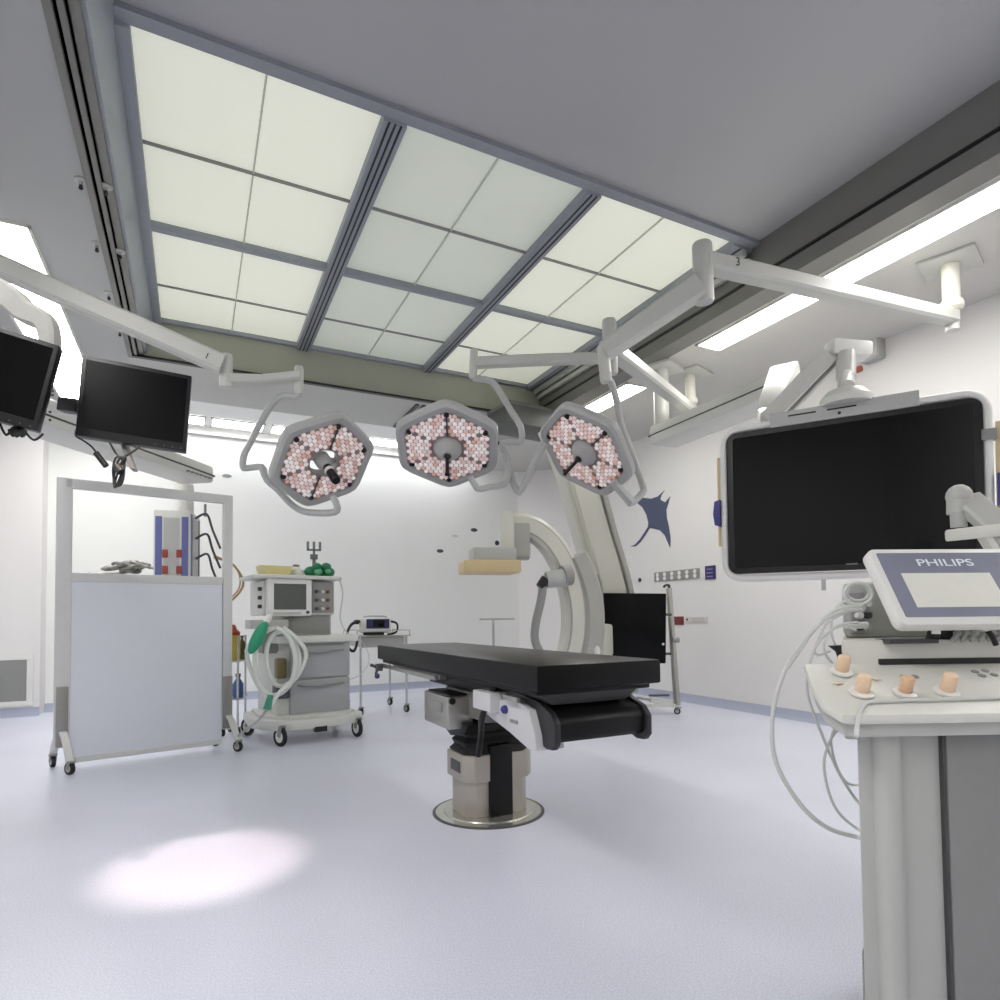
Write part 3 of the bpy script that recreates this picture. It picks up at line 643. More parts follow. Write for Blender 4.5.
# ------------------------------------------------------------------ anaesthesia machine
PEARL = mat('pearl_enamel', (204, 206, 200), .35, noise=.015); DRW = mat('drawer_grey', (158, 160, 162), .4, noise=.015)
cp = P(304, 700, 5.88); AM = thing('anaesthesia_machine', 'grey anaesthesia machine with a small screen, two drawers and white hoses', 'medical machine', (cp.x, cp.y, 0), math.radians(9))
def lb(par, name, m, *boxes, bevel=.006):
    mb = MB()
    for a, b in boxes: mb.bb(a, b)
    return mb.build(name, m, par, bevel)
def outline(pts, z, r=0): return [(x, y, z) for x, y in pts]
base = [(-.52, -.10), (-.46, -.30), (-.34, -.44), (0, -.50), (.36, -.44), (.45, -.34), (.46, .40), (-.46, .40)]
MB().prism(outline(base, .13), (0, 0, .09)).build('base', PEARL, AM, .02)
MB().prism(outline([(x*.86, y*.86) for x, y in base], .20), (0, 0, .05)).build('base_step', PEARL, AM, .015)
lb(AM, 'pedestal', PEARL, ((-.34, -.30, .22), (.33, .34, .90)), bevel=.015)
for z0, z1, nm in ((.24, .555, 'drawer'), (.57, .86, 'drawer')):
    d_ = MB().bb((-.23, -.335, z0), (.325, -.30, z1)).build(nm, DRW, AM, .008)
    MB().sweep([(-.16, -.345, z1-.045), (0, -.36, z1-.065), (.05, -.36, z1-.065), (.26, -.345, z1-.045)], .014, .02, (0, 0, 1), 4).build('handle', MGREY, d_)
MB().prism([(-.36, -.40, .89), (.37, -.40, .89), (.40, -.36, .89), (.40, .36, .89), (-.40, .36, .89), (-.40, -.36, .89)], (0, 0, .06)).build('worktop', PEARL, AM, .012)
lb(AM, 'column', GREY, ((-.22, -.10, .95), (.23, .32, 1.16)), bevel=.01)
lb(AM, 'instrument_panel', MGREY, ((-.20, -.115, .97), (.21, -.10, 1.12)))
lb(AM, 'upper_housing', PEARL, ((-.42, -.16, 1.14), (.24, .32, 1.46)), bevel=.02)
lb(AM, 'control_panel', MGREY, ((.02, -.175, 1.16), (.23, -.16, 1.45)), bevel=.003)
for k in range(9):
    rnd = random.Random(k); x, z = .05+.055*(k % 3)+.01, 1.20+.08*(k//3)
    MB().lathe((x, -.175, z), (0, -1, 0), [(.016, 0), (.016, .02), (.010, .03)], 14).build('knob', [WHITE, DGREY, mat('muted_red', (150, 92, 84), .5)][(k*5+1) % 3], AM)
dsp = MB().bb((-.40, -.23, 1.13), (.0, -.16, 1.47)).build('display', WHITE, AM, .015)
MB().bb((-.345, -.234, 1.19), (-.055, -.229, 1.425)).build('screen', mat('grey_green_lcd', (84, 88, 84), .2), dsp)
MB().bb((-.35, -.232, 1.145), (-.10, -.229, 1.165)).build('key_row', GREY, dsp)
MB().lathe((-.04, -.23, 1.165), (0, -1, 0), [(.015, 0), (.013, .018)], 14).build('dial', DGREY, dsp)
for z in (1.22, 1.30, 1.38): MB().lathe((-.42, -.10, z), (-1, 0, 0), [(.018, 0), (.018, .03)], 12).build('side_port', DGREY, AM)
MB().prism([(-.52, -.22, 1.47), (-.46, -.26, 1.47), (.26, -.26, 1.47), (.30, -.20, 1.47), (.30, .34, 1.47), (-.52, .34, 1.47)], (0, 0, .035)).build('top_shelf', PEARL, AM, .012)
MB().tube([(.27, -.2, 1.5), (.31, -.2, 1.35), (.30, -.16, 1.1), (.36, -.2, .95)], .007, 8, smooth=5).build('side_cable', CABLE, AM)
for x, y, a in ((-.34, -.42, .5), (.36, -.42, .3), (-.44, .30, .6), (.42, .32, 0)):
    caster(AM, AM.matrix_basis @ V((x, y, 0)), .085, a, hub=WHITE)
MB().bb((-.06, -.50, .10), (.05, -.44, .15)).build('foot_brake', BLACK, AM, .006)
# absorber arm, hoses and green bag at the left
lb(AM, 'absorber_bracket', GREY, ((-.55, -.25, 1.02), (-.22, -.05, 1.10)), bevel=.01)
lb(AM, 'absorber', mat('absorber_olive', (112, 102, 66), .3), ((-.36, -.38, .58), (-.27, -.28, .76)), bevel=.02)
lb(AM, 'absorber_body', MGREY, ((-.46, -.30, .80), (-.24, -.08, 1.02)), bevel=.02)
lb(AM, 'flow_head', DGREY, ((-.36, -.36, .40), (-.24, -.22, .52)), bevel=.02)
def loop(cx, cz, rx, rz_, y, n=12, a0=0, a1=2*PI, wob=.0):
    return [(cx+rx*math.sin(a0+(a1-a0)*k/n), y+wob*math.sin(k*1.3), cz+rz_*math.cos(a0+(a1-a0)*k/n)) for k in range(n+1)]
HOSE = mat('white_corrugated_hose', (214, 218, 212), .4, noise=.05, nscale=120)
MB().tube(loop(-.40, .74, .17, .29, -.47, wob=.02), .021, 9, smooth=3).build('breathing_hose', HOSE, AM)
MB().tube(loop(-.33, .76, .14, .24, -.44, wob=.03), .019, 9, smooth=3).build('breathing_hose', HOSE, AM)
MB().tube([(-.32, -.42, 1.03), (-.22, -.45, .94), (-.13, -.46, .80), (-.20, -.47, .62), (-.36, -.48, .48), (-.45, -.48, .36)], .020, 9, smooth=4).build('breathing_hose', HOSE, AM)
MB().tube([(-.50, -.40, 1.0), (-.62, -.42, .84), (-.56, -.44, .60), (-.46, -.46, .42)], .018, 9, smooth=4).build('breathing_hose', HOSE, AM)
MB().tube([(-.44, -.48, .40), (-.52, -.5, .28), (-.62, -.48, .20), (-.68, -.4, .13)], .011, 8, smooth=4).build('drain_tube', mat('thin_grey_tube', (170, 172, 176), .4), AM)
GRN = mat('green_breathing_bag', (38, 150, 110), .35, noise=.05)
R_ = Matrix.Rotation(.45, 3, 'Y')
MB().ball((-.55, -.50, .95), .085, (.62, .55, 1.75), 20, R_).build('breathing_bag', GRN, AM)
MB().cyl((-.48, -.49, 1.07), (-.44, -.46, 1.14), .03, .024).build('bag_neck', WHITE, AM)
MB().cyl((-.47, -.49, .34), (-.44, -.48, .46), .035, .022).build('connector', mat('teal_connector', (60, 140, 118), .4), AM)
def onAM(x, y, z): return AM.matrix_basis @ V((x, y, z))
tb = thing('yellow_tray', 'small pale yellow tray on top of the anaesthesia machine, left side', 'tray', onAM(-.28, 0, 1.505), math.radians(6))
YEL = mat('pale_yellow_plastic', (226, 214, 156), .45)
MB().prism([(-.12, -.08, 0), (.12, -.08, 0), (.12, .08, 0), (-.12, .08, 0)], (0, 0, .008)).build('tray_base', YEL, tb)
m_ = MB()
for a, b in (((-.12, -.08), (.12, -.08)), ((.12, -.08), (.12, .08)), ((.12, .08), (-.12, .08)), ((-.12, .08), (-.12, -.08))):
    m_.prism([(a[0], a[1], 0), (b[0], b[1], 0), (b[0]*1.22, b[1]*1.22, .085), (a[0]*1.22, a[1]*1.22, .085)], (0, 0, .008))
m_.build('tray_rim', YEL, tb)
tb = thing('clear_bottle', 'whitish round container between the yellow tray and the green mask bag', 'container', onAM(-.06, .05, 1.505))
MB().lathe((0, 0, 0), (0, 0, 1), [(.06, 0), (.075, .02), (.07, .07), (.03, .10)], 20).build('container', mat('milky_plastic', (214, 220, 214), .3), tb)
MB().lathe((0, 0, .10), (0, 0, 1), [(.03, 0), (.03, .02)], 16).build('lid', mat('muted_red', (150, 92, 84), .5), tb)
tb = thing('green_mask_bag', 'green bag of breathing masks on top of the anaesthesia machine, right side', 'bag', onAM(.15, .0, 1.505))
G2 = mat('deep_green_plastic', (30, 112, 76), .35, noise=.15, nscale=30)
m_ = MB()
for k, (x, y, z, r) in enumerate(((-.08, 0, .055, .06), (.0, .02, .06, .065), (.085, 0, .055, .058), (-.03, -.04, .10, .045), (.06, -.03, .105, .045))): m_.ball((x, y, z), r, (1.1, .9, .9), 14)
m_.build('bag', G2, tb)
MB().ball((-.02, -.06, .05), .04, (1, .5, .8), 12).ball((.07, -.055, .06), .03, (1, .5, .8), 12).build('mask', mat('bright_green', (88, 176, 130), .3), tb)
tb = thing('forked_bracket', 'grey three-pronged hose bracket standing above the green mask bag', 'bracket', onAM(.13, .10, 1.505))
m_ = MB(); m_.box((0, 0, .10), (.03, .03, .20)); m_.box((0, 0, .21), (.07, .03, .05)); m_.bb((-.065, -.012, .27), (.065, .012, .288))
for x in (-.058, 0, .058): m_.bb((x-.010, -.012, .27), (x+.010, .012, .36))
m_.box((0, 0, .25), (.02, .02, .06)); m_.build('prongs', mat('bracket_grey', (112, 116, 116), .4), tb)
m_ = None
# ------------------------------------------------------------------ small trolley with sharps bin, behind the screen edge
q = P(236, 740, 5.95); TB = thing('sharps_trolley', 'narrow trolley with a yellow sharps bin between the screen and the anaesthesia machine', 'trolley', (q.x, q.y, 0), math.radians(-20))
for x in (-.09, .05):
    for y in (-.12, .12): MB().cyl((x, y, .10), (x, y, .95), .011).build('leg', CHROME, TB)
lb(TB, 'shelf', STAIN, ((-.11, -.14, .34), (.07, .14, .355)), bevel=.003)
lb(TB, 'top_shelf', STAIN, ((-.11, -.14, .70), (.07, .14, .715)), bevel=.003)
for x, y in ((-.09, -.12), (.05, -.12), (-.09, .12), (.05, .12)): caster(TB, TB.matrix_basis @ V((x, y, 0)), .04, .4)
def onTB(x, y, z): return TB.matrix_basis @ V((x, y, z))
sb = thing('sharps_bin', 'yellow sharps bin with a red lid beside the right post of the screen', 'bin', onTB(.0, -.085, .716), math.radians(-20))
MB().prism([(-.05, -.05, 0), (.05, -.05, 0), (.05, .05, 0), (-.05, .05, 0)], (0, 0, .24)).build('bin', mat('olive_yellow', (176, 156, 52), .4), sb, .008)
MB().lathe((0, 0, .24), (0, 0, 1), [(.058, 0), (.058, .03), (.03, .055), (.012, .10)], 18).build('lid', mat('bin_red', (176, 66, 44), .4), sb)
sb = thing('blue_bottle', 'blue bottle on the lower shelf of the narrow trolley, beside the hoses', 'bottle', onTB(.035, -.06, .356))
MB().lathe((0, 0, 0), (0, 0, 1), [(.045, 0), (.05, .02), (.05, .13), (.02, .18), (.02, .20)], 18).build('bottle', mat('bottle_blue', (58, 96, 150), .3), sb)
MB().lathe((0, 0, .2), (0, 0, 1), [(.024, 0), (.024, .03)], 14).build('cap', DGREY, sb)
sb = thing('hand_gel_bottle', 'dark olive pump bottle standing behind the sharps bin on the narrow trolley', 'bottle', onTB(.035, .06, .716))
MB().lathe((0, 0, 0), (0, 0, 1), [(.03, 0), (.032, .02), (.032, .16), (.012, .19), (.012, .22)], 16).build('bottle', mat('olive_bottle', (92, 94, 62), .4), sb)
MB().beam((-.03, 0, .225), (.02, 0, .225), .016, .012).build('pump', DGREY, sb)
# ------------------------------------------------------------------ instrument cart with defibrillator
q = (1.98, 7.33, 0); CT = thing('instrument_cart', 'open stainless cart on four legs behind the far end of the operating table', 'cart', q)
X_, Y_ = .27, .34
for x in (-X_, X_):
    for y in (-Y_, Y_):
        MB().cyl((x, y, .08), (x, y, .90), .014).build('leg', CHROME, CT); caster(CT, V(q)+V((x, y, 0)), .045, .3)
lb(CT, 'worktop', STAIN, ((-X_-.05, -Y_-.03, .89), (X_+.05, Y_+.03, .905)), bevel=.004)
lb(CT, 'drawer_box', GREY, ((-X_+.02, -Y_, .77), (X_-.02, Y_, .885)))
m_ = MB()
for a, b in (((-X_-.04, -Y_, .96), (X_+.04, -Y_, .96)), ((-X_-.04, Y_, .96), (X_+.04, Y_, .96)), ((X_+.04, -Y_, .96), (X_+.04, Y_, .96))): m_.cyl(a, b, .006)
for x in (-X_-.04, X_+.04):
    for y in (-Y_, Y_): m_.cyl((x, y, .9), (x, y, .96), .006)
m_.build('guard_rail', CHROME, CT)
MB().tube([(-X_+.0, -Y_-.02, .86), (-X_+.08, -Y_-.05, .7), (-X_+.06, -Y_-.06, .55), (-X_-.05, -Y_-.04, .45), (-X_-.12, -Y_, .42)], .005, 7, smooth=5).build('cable', CABLE, CT)
DF = thing('defibrillator', 'white and navy portable defibrillator with handle on the instrument cart', 'medical device', (1.93, 7.2, .910), math.radians(-14)); DF.scale = (.88, .88, 1.05)
lb(DF, 'housing', WHITE, ((-.20, -.12, .02), (.22, .12, .19)), bevel=.03)
lb(DF, 'front_panel', mat('navy_panel', (38, 42, 88), .35), ((-.11, -.128, .07), (.19, -.115, .175)), bevel=.004)
lb(DF, 'display', SCRN, ((-.02, -.132, .085), (.13, -.127, .165)), bevel=.002)
MB().lathe((-.14, -.12, .13), (0, -1, 0), [(.026, 0), (.024, .018)], 18).build('dial', WHITE, DF)
lb(DF, 'bottom_shoe', BLACK, ((-.15, -.13, 0), (.12, .1, .03)), bevel=.006)
MB().tube([(-.16, .02, .185), (-.10, .02, .205), (.12, .02, .205), (.17, .02, .185)], .010, 8, smooth=4).build('handle', GREY, DF)
MB().tube([(-.19, -.10, .15), (-.30, -.16, .12), (-.36, -.18, 0), (-.34, -.20, -.13), (-.27, -.2, -.17), (-.23, -.2, -.08), (-.24, -.17, .0)], .017, 9, smooth=5).build('paddle_cable', BLACK, DF)
MB().tube([(.20, -.10, .15), (.29, -.13, .12), (.28, -.14, .03), (.16, -.15, -.0)], .013, 9, smooth=5).build('lead', BLACK, DF)
lb(DF, 'paddle', BLACK, ((-.27, -.14, .12), (-.2, -.04, .17)), bevel=.015)

# ------------------------------------------------------------------ operating table
VINYL = mat('black_vinyl', (15, 14, 15), .30, noise=.06, nscale=60, bump=.05, spec=.22); TBLK = mat('table_black_cover', (12, 12, 14), .40, spec=.3, noise=.04)
TWH = mat('table_white_cover', (206, 206, 208), .35, noise=.01); SHELL = mat('column_steel', (178, 172, 162), .38, .55, noise=.03, nscale=8)
OT = thing('operating_table', 'black padded operating table on a steel and black column set in the floor', 'operating table', (1.52, 3.2, 0))
def tb_(name, m, a, b, par=OT, bev=.004): return MB().bb(a, b).build(name, m, par, bev, world=True)
tb_('mattress', VINYL, (1.23, 2.14, .80), (1.865, 4.52, .905), bev=.012)
tb_('tabletop', TBLK, (1.26, 2.20, .775), (1.85, 4.48, .80))
for x in (1.225, 1.862):
    o = tb_('side_rail', STAIN if x < 1.5 else STAIN, (x, 3.30, .745), (x+.022, 4.42, .772), bev=.003)
tb_('tabletop_beam', mat('beam_grey', (160, 160, 160), .4), (1.30, 3.4, .735), (1.80, 4.35, .775))
tb_('head_frame', TBLK, (1.34, 2.35, .70), (1.76, 3.7, .775), bev=.01)
tb_('head_block', mat('head_block_grey', (112, 110, 106), .4), (1.34, 2.85, .56), (1.72, 3.42, .70), bev=.01)
o = tb_('side_unit', STAIN, (1.22, 3.08, .50), (1.37, 3.46, .675), bev=.012)
tb_('side_unit_top', TBLK, (1.24, 3.10, .675), (1.37, 3.44, .685), o)
MB().cyl((1.24, 3.075, .655), (1.24, 3.06, .655), .018).build('bolt', BLACK, o, world=True)
tb_('rating_plate', MGREY, (1.214, 3.16, .585), (1.221, 3.36, .635), o, .001)
MB().prism([(1.30, 3.42, .50), (1.30, 3.25, .44), (1.30, 3.05, .47), (1.30, 3.0, .53), (1.30, 3.42, .56)], (.3, 0, 0)).build('lower_hood', TBLK, OT, .006, world=True)
o = tb_('control_box', TWH, (1.24, 2.60, .655), (1.36, 2.80, .745), bev=.008)
MB().cyl((1.30, 2.68, .745), (1.30, 2.68, .765), .022).cyl((1.30, 2.68, .76), (1.285, 2.70, .80), .007).build('lever', BLACK, o, world=True)
MB().prism([(1.29, y, z) for y, z in ((2.84, .68), (2.62, .71), (2.45, .735), (2.32, .70), (2.27, .60), (2.26, .535), (2.32, .53), (2.50, .575), (2.78, .63))], (.14, 0, 0)).build('side_cover', TWH, OT, .008, world=True)
bb_ = P(506, 713, 2.72)
MB().ball((1.283, 2.535, bb_.z), .020, n=14).build('blue_knob', mat('knob_blue', (48, 54, 128), .35), OT, world=True)
tb_('rating_plate', MGREY, (1.286, 2.42, .625), (1.29, 2.49, .64), bev=.0)
tb_('badge_bar', STAIN, (1.262, 2.38, .725), (1.285, 2.52, .75), bev=.004)
MB().tube([(1.285, 2.74, .66), (1.29, 2.80, .60), (1.33, 2.90, .50), (1.36, 3.00, .37)], .016, 10, smooth=5).build('hanging_hose', TBLK, OT, world=True)
# motor hood under the near end
cap = [(2.78, .765), (2.55, .765), (2.30, .735), (2.20, .70), (2.165, .66), (2.165, .575), (2.19, .548), (2.24, .545), (2.34, .58), (2.56, .70)]
for x in (1.325, 1.80): MB().prism([(x, y, z) for y, z in cap], (.03, 0, 0)).build('hood_end_cap', mat('cap_charcoal', (40, 40, 43), .4), OT, .008, world=True)
MB().prism([(1.35, y, z) for y, z in ((2.55, .75), (2.30, .72), (2.215, .695), (2.185, .66), (2.185, .60), (2.20, .575), (2.26, .565), (2.36, .60), (2.55, .70))], (.455, 0, 0)).build('motor_hood', TBLK, OT, .012, world=True)
MB().prism([(1.30, 2.24, .775), (1.82, 2.24, .775), (1.76, 2.26, .722), (1.37, 2.26, .722)], (0, .30, 0)).build('near_bracket', DGREY, OT, .006, world=True)
# bellows, column, base ring
xa, xb, ya, yb = 1.335, 1.715, 3.08, 3.36
def ring8(d, z, x0=xa, x1=xb, y0=ya, y1=yb, c=.05): 
    x0 -= d; x1 += d; y0 -= d; y1 += d
    return [(x0+c, y0, z), (x1-c, y0, z), (x1, y0+c, z), (x1, y1-c, z), (x1-c, y1, z), (x0+c, y1, z), (x0, y1-c, z), (x0, y0+c, z)]
mb = MB(); zs = [(.0, .34), (.012, .36), (-.01, .385), (.002, .41), (-.02, .435), (-.008, .46), (-.035, .49), (-.03, .56)]
for k, (d, z) in enumerate(zs): mb.v += [V(p) for p in ring8(d, z)]
for k in range(len(zs)-1):
    for i in range(8): mb.f.append([k*8+i, k*8+(i+1) % 8, (k+1)*8+(i+1) % 8, (k+1)*8+i]); mb.mi.append(0)
mb.f.append(list(range(7, -1, -1))); mb.mi.append(0); mb.f.append([len(zs)*8-8+i for i in range(8)]); mb.mi.append(0)
mb.build('bellows', RUBBER, OT, world=True, ang=20)
MB().prism(ring8(.0, .0), (0, 0, .21)).build('column', SHELL, OT, .006, world=True)
MB().prism(ring8(.022, .205), (0, 0, .145)).build('column_collar', SHELL, OT, .008, world=True)
tb_('column_front_cover', TBLK, (1.455, ya-.03, .012), (1.59, ya+.05, .40), bev=.006)
tb_('rating_plate', DGREY, (xa-.026, 3.14, .25), (xa-.0225, 3.27, .31), bev=0)
MB().lathe((1.515, 3.21, 0), (0, 0, 1), [(.30, 0), (.30, .006), (.255, .008), (.25, .014), (.2, .014)], 64).build('floor_ring', mat('ring_steel', (200, 200, 192), .25, .8), OT, world=True)
m_ = MB(); m_.lathe((1.515, 3.21, 0), (0, 0, 1), [(.318, 0), (.318, .004), (.300, .004)], 64); m_.build('floor_ring_seal', DGREY, OT, world=True)
# clamp at the far end
m_ = MB(); m_.box((1.20, 4.36, .75), (.04, .06, .05)).cyl((1.14, 4.38, .77), (1.21, 4.36, .74), .011).cyl((1.19, 4.36, .75), (1.17, 4.34, .70), .010)
m_.build('rail_clamp', DGREY, OT, .003, world=True)
MB().ball((1.18, 4.34, .69), .020, n=12).build('clamp_knob', mat('knob_blue2', (58, 60, 110), .35), OT, world=True)

# ------------------------------------------------------------------ C-arm x-ray system
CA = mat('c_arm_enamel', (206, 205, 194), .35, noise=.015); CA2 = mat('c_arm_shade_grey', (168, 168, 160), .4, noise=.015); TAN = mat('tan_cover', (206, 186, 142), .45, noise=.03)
fb = P(613, 690, 7.2); XR_ = thing('c_arm', 'large cream x-ray C-arm on a curved support behind the operating table', 'x-ray machine', (fb.x, fb.y, 0))
def W(mb, name, m, par=XR_, bev=0, ang=35): return mb.build(name, m, par, bev, world=True, ang=ang)
sup = [P(556, 425, 7.2), P(566, 448, 7.2), P(575, 472, 7.2), P(583, 502, 7.2), P(592, 535, 7.2), P(602, 568, 7.2), P(609, 600, 7.2), P(612, 645, 7.2), P(612, 690, 7.2)]
sup.append(V((sup[-1].x, sup[-1].y, .05)))
SD = (CF + CR*-.25).normalized()
W(MB().sweep(sup, .40, .40, SD, 4), 'support_arm', CA)
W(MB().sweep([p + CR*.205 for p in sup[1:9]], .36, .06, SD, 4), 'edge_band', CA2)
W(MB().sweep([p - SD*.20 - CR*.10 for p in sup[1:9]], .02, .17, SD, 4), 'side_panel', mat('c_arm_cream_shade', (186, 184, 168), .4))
W(MB().box((sup[-1].x, sup[-1].y, .04), (.5, .5, .08), .0), 'floor_plate', CA2, bev=.01)
cpt = P(526, 412, 7.5)
W(MB().box((cpt.x, cpt.y, ZC-.14), (.8, .5, .24), .1), 'ceiling_carriage', mat('carriage_grey', (92, 94, 91), .5), bev=.02)
W(MB().box((cpt.x, cpt.y, ZC-.02), (.8, .5, .04), .1), 'carriage_plate', DSTEEL)
Dq = 6.2
arc = [P(508, 527, Dq), P(520, 525, Dq), P(536, 531, Dq), P(552, 546, Dq), P(565, 570, Dq), P(573, 600, Dq), P(574, 630, Dq), P(568, 658, Dq), P(555, 685, Dq), P(535, 706, Dq)]
W(MB().sweep(arc, .26, .22, SD, 4), 'c_arc', CA)
def along(pts, off): 
    o = []
    for i, p in enumerate(pts):
        d = (pts[min(i+1, len(pts)-1)]-pts[max(0, i-1)]).normalized(); o.append(p + SD.cross(d).normalized()*off - SD*.12)
    return o
for off in (-.065, .07): W(MB().tube(along(arc[1:-1], off), .012, 8, smooth=4), 'arc_rail', CA2)
car = [P(574, 556, 6.25), P(582, 575, 6.25), P(589, 602, 6.25), P(590, 632, 6.25), P(586, 655, 6.25)]
W(MB().sweep(car, .34, .20, SD, 4), 'arc_carrier', CA2, ang=40)
W(MB().beam(P(592, 640, 6.35), P(612, 640, 7.1), .26, .34), 'carrier_joint', CA, bev=.03)
W(MB().sweep([P(596, 575, 6.25), P(600, 590, 6.25), P(601, 625, 6.25)], .05, .05, SD, 4), 'grab_handle', MGREY)
W(MB().ball(P(597, 651, 6.1), .035, (1, 1, 1.6), 14), 'release_knob', WHITE)
def blk(px0, py0, px1, py1, D, dp, name, m, bev=.015, par=XR_):
    a, b = P(px0, py0, D), P(px1, py1, D); c = P((px0+px1)/2, (py0+py1)/2, D+dp/2)
    w_ = (px1-px0)*D/F; h_ = (py1-py0)*D/F
    return W(MB().box(c, (w_, dp, h_), math.radians(-26.5)), name, m, par, bev)
blk(500, 514, 514, 551, 6.03, .40, 'tube_end_plate', CA)
blk(508, 524, 530, 560, 6.05, .30, 'tube_housing', CA2, .03)
s_ = P(489, 567, 5.85)
W(MB().box(s_+CF*.14, (.55, .40, .12), math.radians(-14)), 'detector_cover', TAN, bev=.02)
W(MB().box(s_+CF*.16+V((.03, 0, .12)), (.42, .32, .125), math.radians(-14)), 'detector', GREY, bev=.015)
W(MB().cyl(P(566, 577, 5.97), P(546, 580, 5.94), .09, .081), 'swivel_joint', GREY, bev=.012)
W(MB().cyl(P(570, 575, 5.99), P(562, 576, 5.96), .10), 'swivel_ring', MGREY)
W(MB().cyl(P(546, 580, 5.92), P(539, 587, 5.90), .058, .037), 'hose_socket', BLACK)
W(MB().tube([P(543, 584, 5.92), P(541, 600, 5.92), P(536, 622, 5.92), P(535, 640, 5.92), P(542, 655, 5.92), P(555, 668, 5.92)], .042, 12, smooth=5), 'cable_hose', MGREY)
# ------------------------------------------------------------------ small stand behind table, black panel on wheels
q = P(497, 640, 7.6); MS = thing('mayo_stand', 'small grey tray stand near the back corner beyond the operating table', 'stand', (q.x, q.y, 0))
zt = P(500, 619, 7.6).z
MB().box((0, 0, zt), (.40, .28, .02), -.3).build('tray', STAIN, MS, .004)
MB().cyl((-.05, 0, .05), (-.05, 0, zt), .016).build('pole', CHROME, MS)
MB().box((0, 0, .05), (.4, .05, .03), -.3).box((.1, 0, .05), (.05, .35, .03), -.3).build('base', STAIN, MS, .004)
for x, y in ((-.17, .05), (.17, -.05), (.07, .17), (.14, -.17)): caster(MS, V((q.x+x, q.y+y, 0)), .018, 0)
q = V((4.82, 5.65, 0)); BPn = thing('wheeled_screen', 'black square display panel on a slim wheeled pole stand by the right wall', 'display', q)
a, b, c_, d_ = P(602, 594, 6.6), P(665, 591, 6.7), P(665, 666, 6.7), P(607, 663, 6.6)
mc = (a+b+c_+d_)/4; Mx = basis(mc, (b-a)+(c_-d_), (a-d_)+(b-c_)); T = BPn.matrix_basis.inverted() @ Mx
mb = MB().box((0, 0, -.03), ((b-a).length, (a-d_).length+.02, .06)); mb.v = [T @ v for v in mb.v]; mb.build('panel', MATSCR, BPn, .008)
mb = MB().ball(((b-a).length/2-.035, -.17, .002), .014, n=10); mb.v = [T @ v for v in mb.v]; mb.build('indicator', WHITE, BPn)
for z in (.15, -.28):
    p = Mx @ V(((b-a).length/2-.02, z, -.05)); MB().cyl(p, p+CR*.10+CF*.02, .014).build('clamp', DGREY, BPn, world=True)
pt, pb = P(669, 588, 6.85), P(677, 700, 6.85)
MB().beam(pt, V((pb.x, pb.y, .10)), .045, .045, .06, .05).build('pole', STAIN, BPn, .004, world=True)
MB().tube([pt, pt+V((0, 0, .03)), pt-CR*.04+V((0, 0, .03)), pt-CR*.06+V((0, 0, .005))], .014, 8, smooth=3).build('hook', BLACK, BPn, world=True)
MB().cyl(P(673, 640, 6.8), P(679, 640, 6.8), .03).build('clamp_knob', MGREY, BPn, world=True)
pb = V((pb.x, pb.y, .10)); l0, l1 = pb-CR*.42-CF*.05, pb+CF*.35-CR*.1
MB().beam(pb, l0, .05, .035).beam(pb-CR*.05, pb-CR*.30+V((0, 0, .06)), .09, .05).build('base', OFFW, BPn, .006, world=True)
MB().beam(pb+V((0, 0, .02)), pb-CR*.35+CF*.4+V((0, 0, .02)), .04, .03).build('base', OFFW, BPn, .006, world=True)
for p in (pb, l0, pb-CR*.35+CF*.4): caster(BPn, (p.x, p.y, 0), .036, .8)
MB().box(pb-CR*.2+V((0, 0, .11)), (.22, .06, .02), -.46).build('cable_tray', DGREY, BPn, world=True)

# ------------------------------------------------------------------ things on the walls
def wall_poly(pts, X, m, name, label, cat, group=None, th=.004):     # flat sticker on the right wall
    ps = [Px(x, y, X) for x, y in pts]; ps = [V((X, p.y, p.z)) for p in ps]
    c = sum(ps, V((0, 0, 0)))/len(ps); o = MB().prism([p-c for p in ps], (-th, 0, 0)).build(name, m); o.location = c
    return tag(o, label, cat, group)
MANTA = mat('slate_blue_sticker', (70, 80, 106), .5, noise=.05)
zz = lambda L: [(560+x*.16, 420+y*.16) for x, y in L]
wall_poly(zz([(470, 508), (520, 486), (570, 492), (612, 478), (655, 438), (635, 470), (628, 498), (658, 515), (690, 476), (678, 520), (665, 560), (668, 610), (682, 670), (692, 740), (690, 800), (676, 770), (655, 720), (625, 688), (590, 680), (562, 676), (535, 720), (505, 762), (475, 790), (440, 792), (470, 778), (500, 745), (530, 700), (550, 668), (553, 640), (540, 590), (515, 545)]), XR-.002, MANTA,
          'manta_ray_sticker', 'slate blue manta ray sticker on the right wall, beside the rightmost lamp', 'wall sticker')
def back_blob(px, py, rx, ry, m, label, cat='wall sticker', name='fish_sticker', group=None, fish=True):
    c = Py(px, py, YB-.003); k = (Py(px+1, py, YB)-Py(px, py, YB)).length; ps = []
    n = 16
    for i in range(n):
        a = 2*PI*i/n; r = 1
        x, z = math.cos(a)*rx*k, math.sin(a)*ry*k
        if fish and abs(a-PI) < .3: x *= 1.35; z = ry*k*.9*(1 if a < PI else -1) if abs(a-PI) > .01 else 0; x = -rx*k*(1.3 if z else .9)
        ps.append((x, 0, z))
    o = MB().prism(ps, (0, -.004, 0)).build(name, m); o.location = c; return tag(o, label, cat, group)
FISH = mat('dark_fish_sticker', (52, 56, 66), .5)
back_blob(474, 530, 3.4, 1.7, FISH, 'small dark fish sticker high on the back wall, right of the middle lamp yoke')
back_blob(440, 551, 3.4, 1.7, FISH, 'small dark fish sticker on the back wall, lowest and leftmost of the three')
back_blob(497, 543, 2.2, 2.2, FISH, 'small dark fish sticker right beside the C-arm end plate')
back_blob(455, 536, 3, 1.2, mat('faint_sticker', (206, 206, 202), .5), 'faint pale fish sticker between two dark ones on the back wall')
OV = mat('grey_oval', (140, 142, 144), .5)
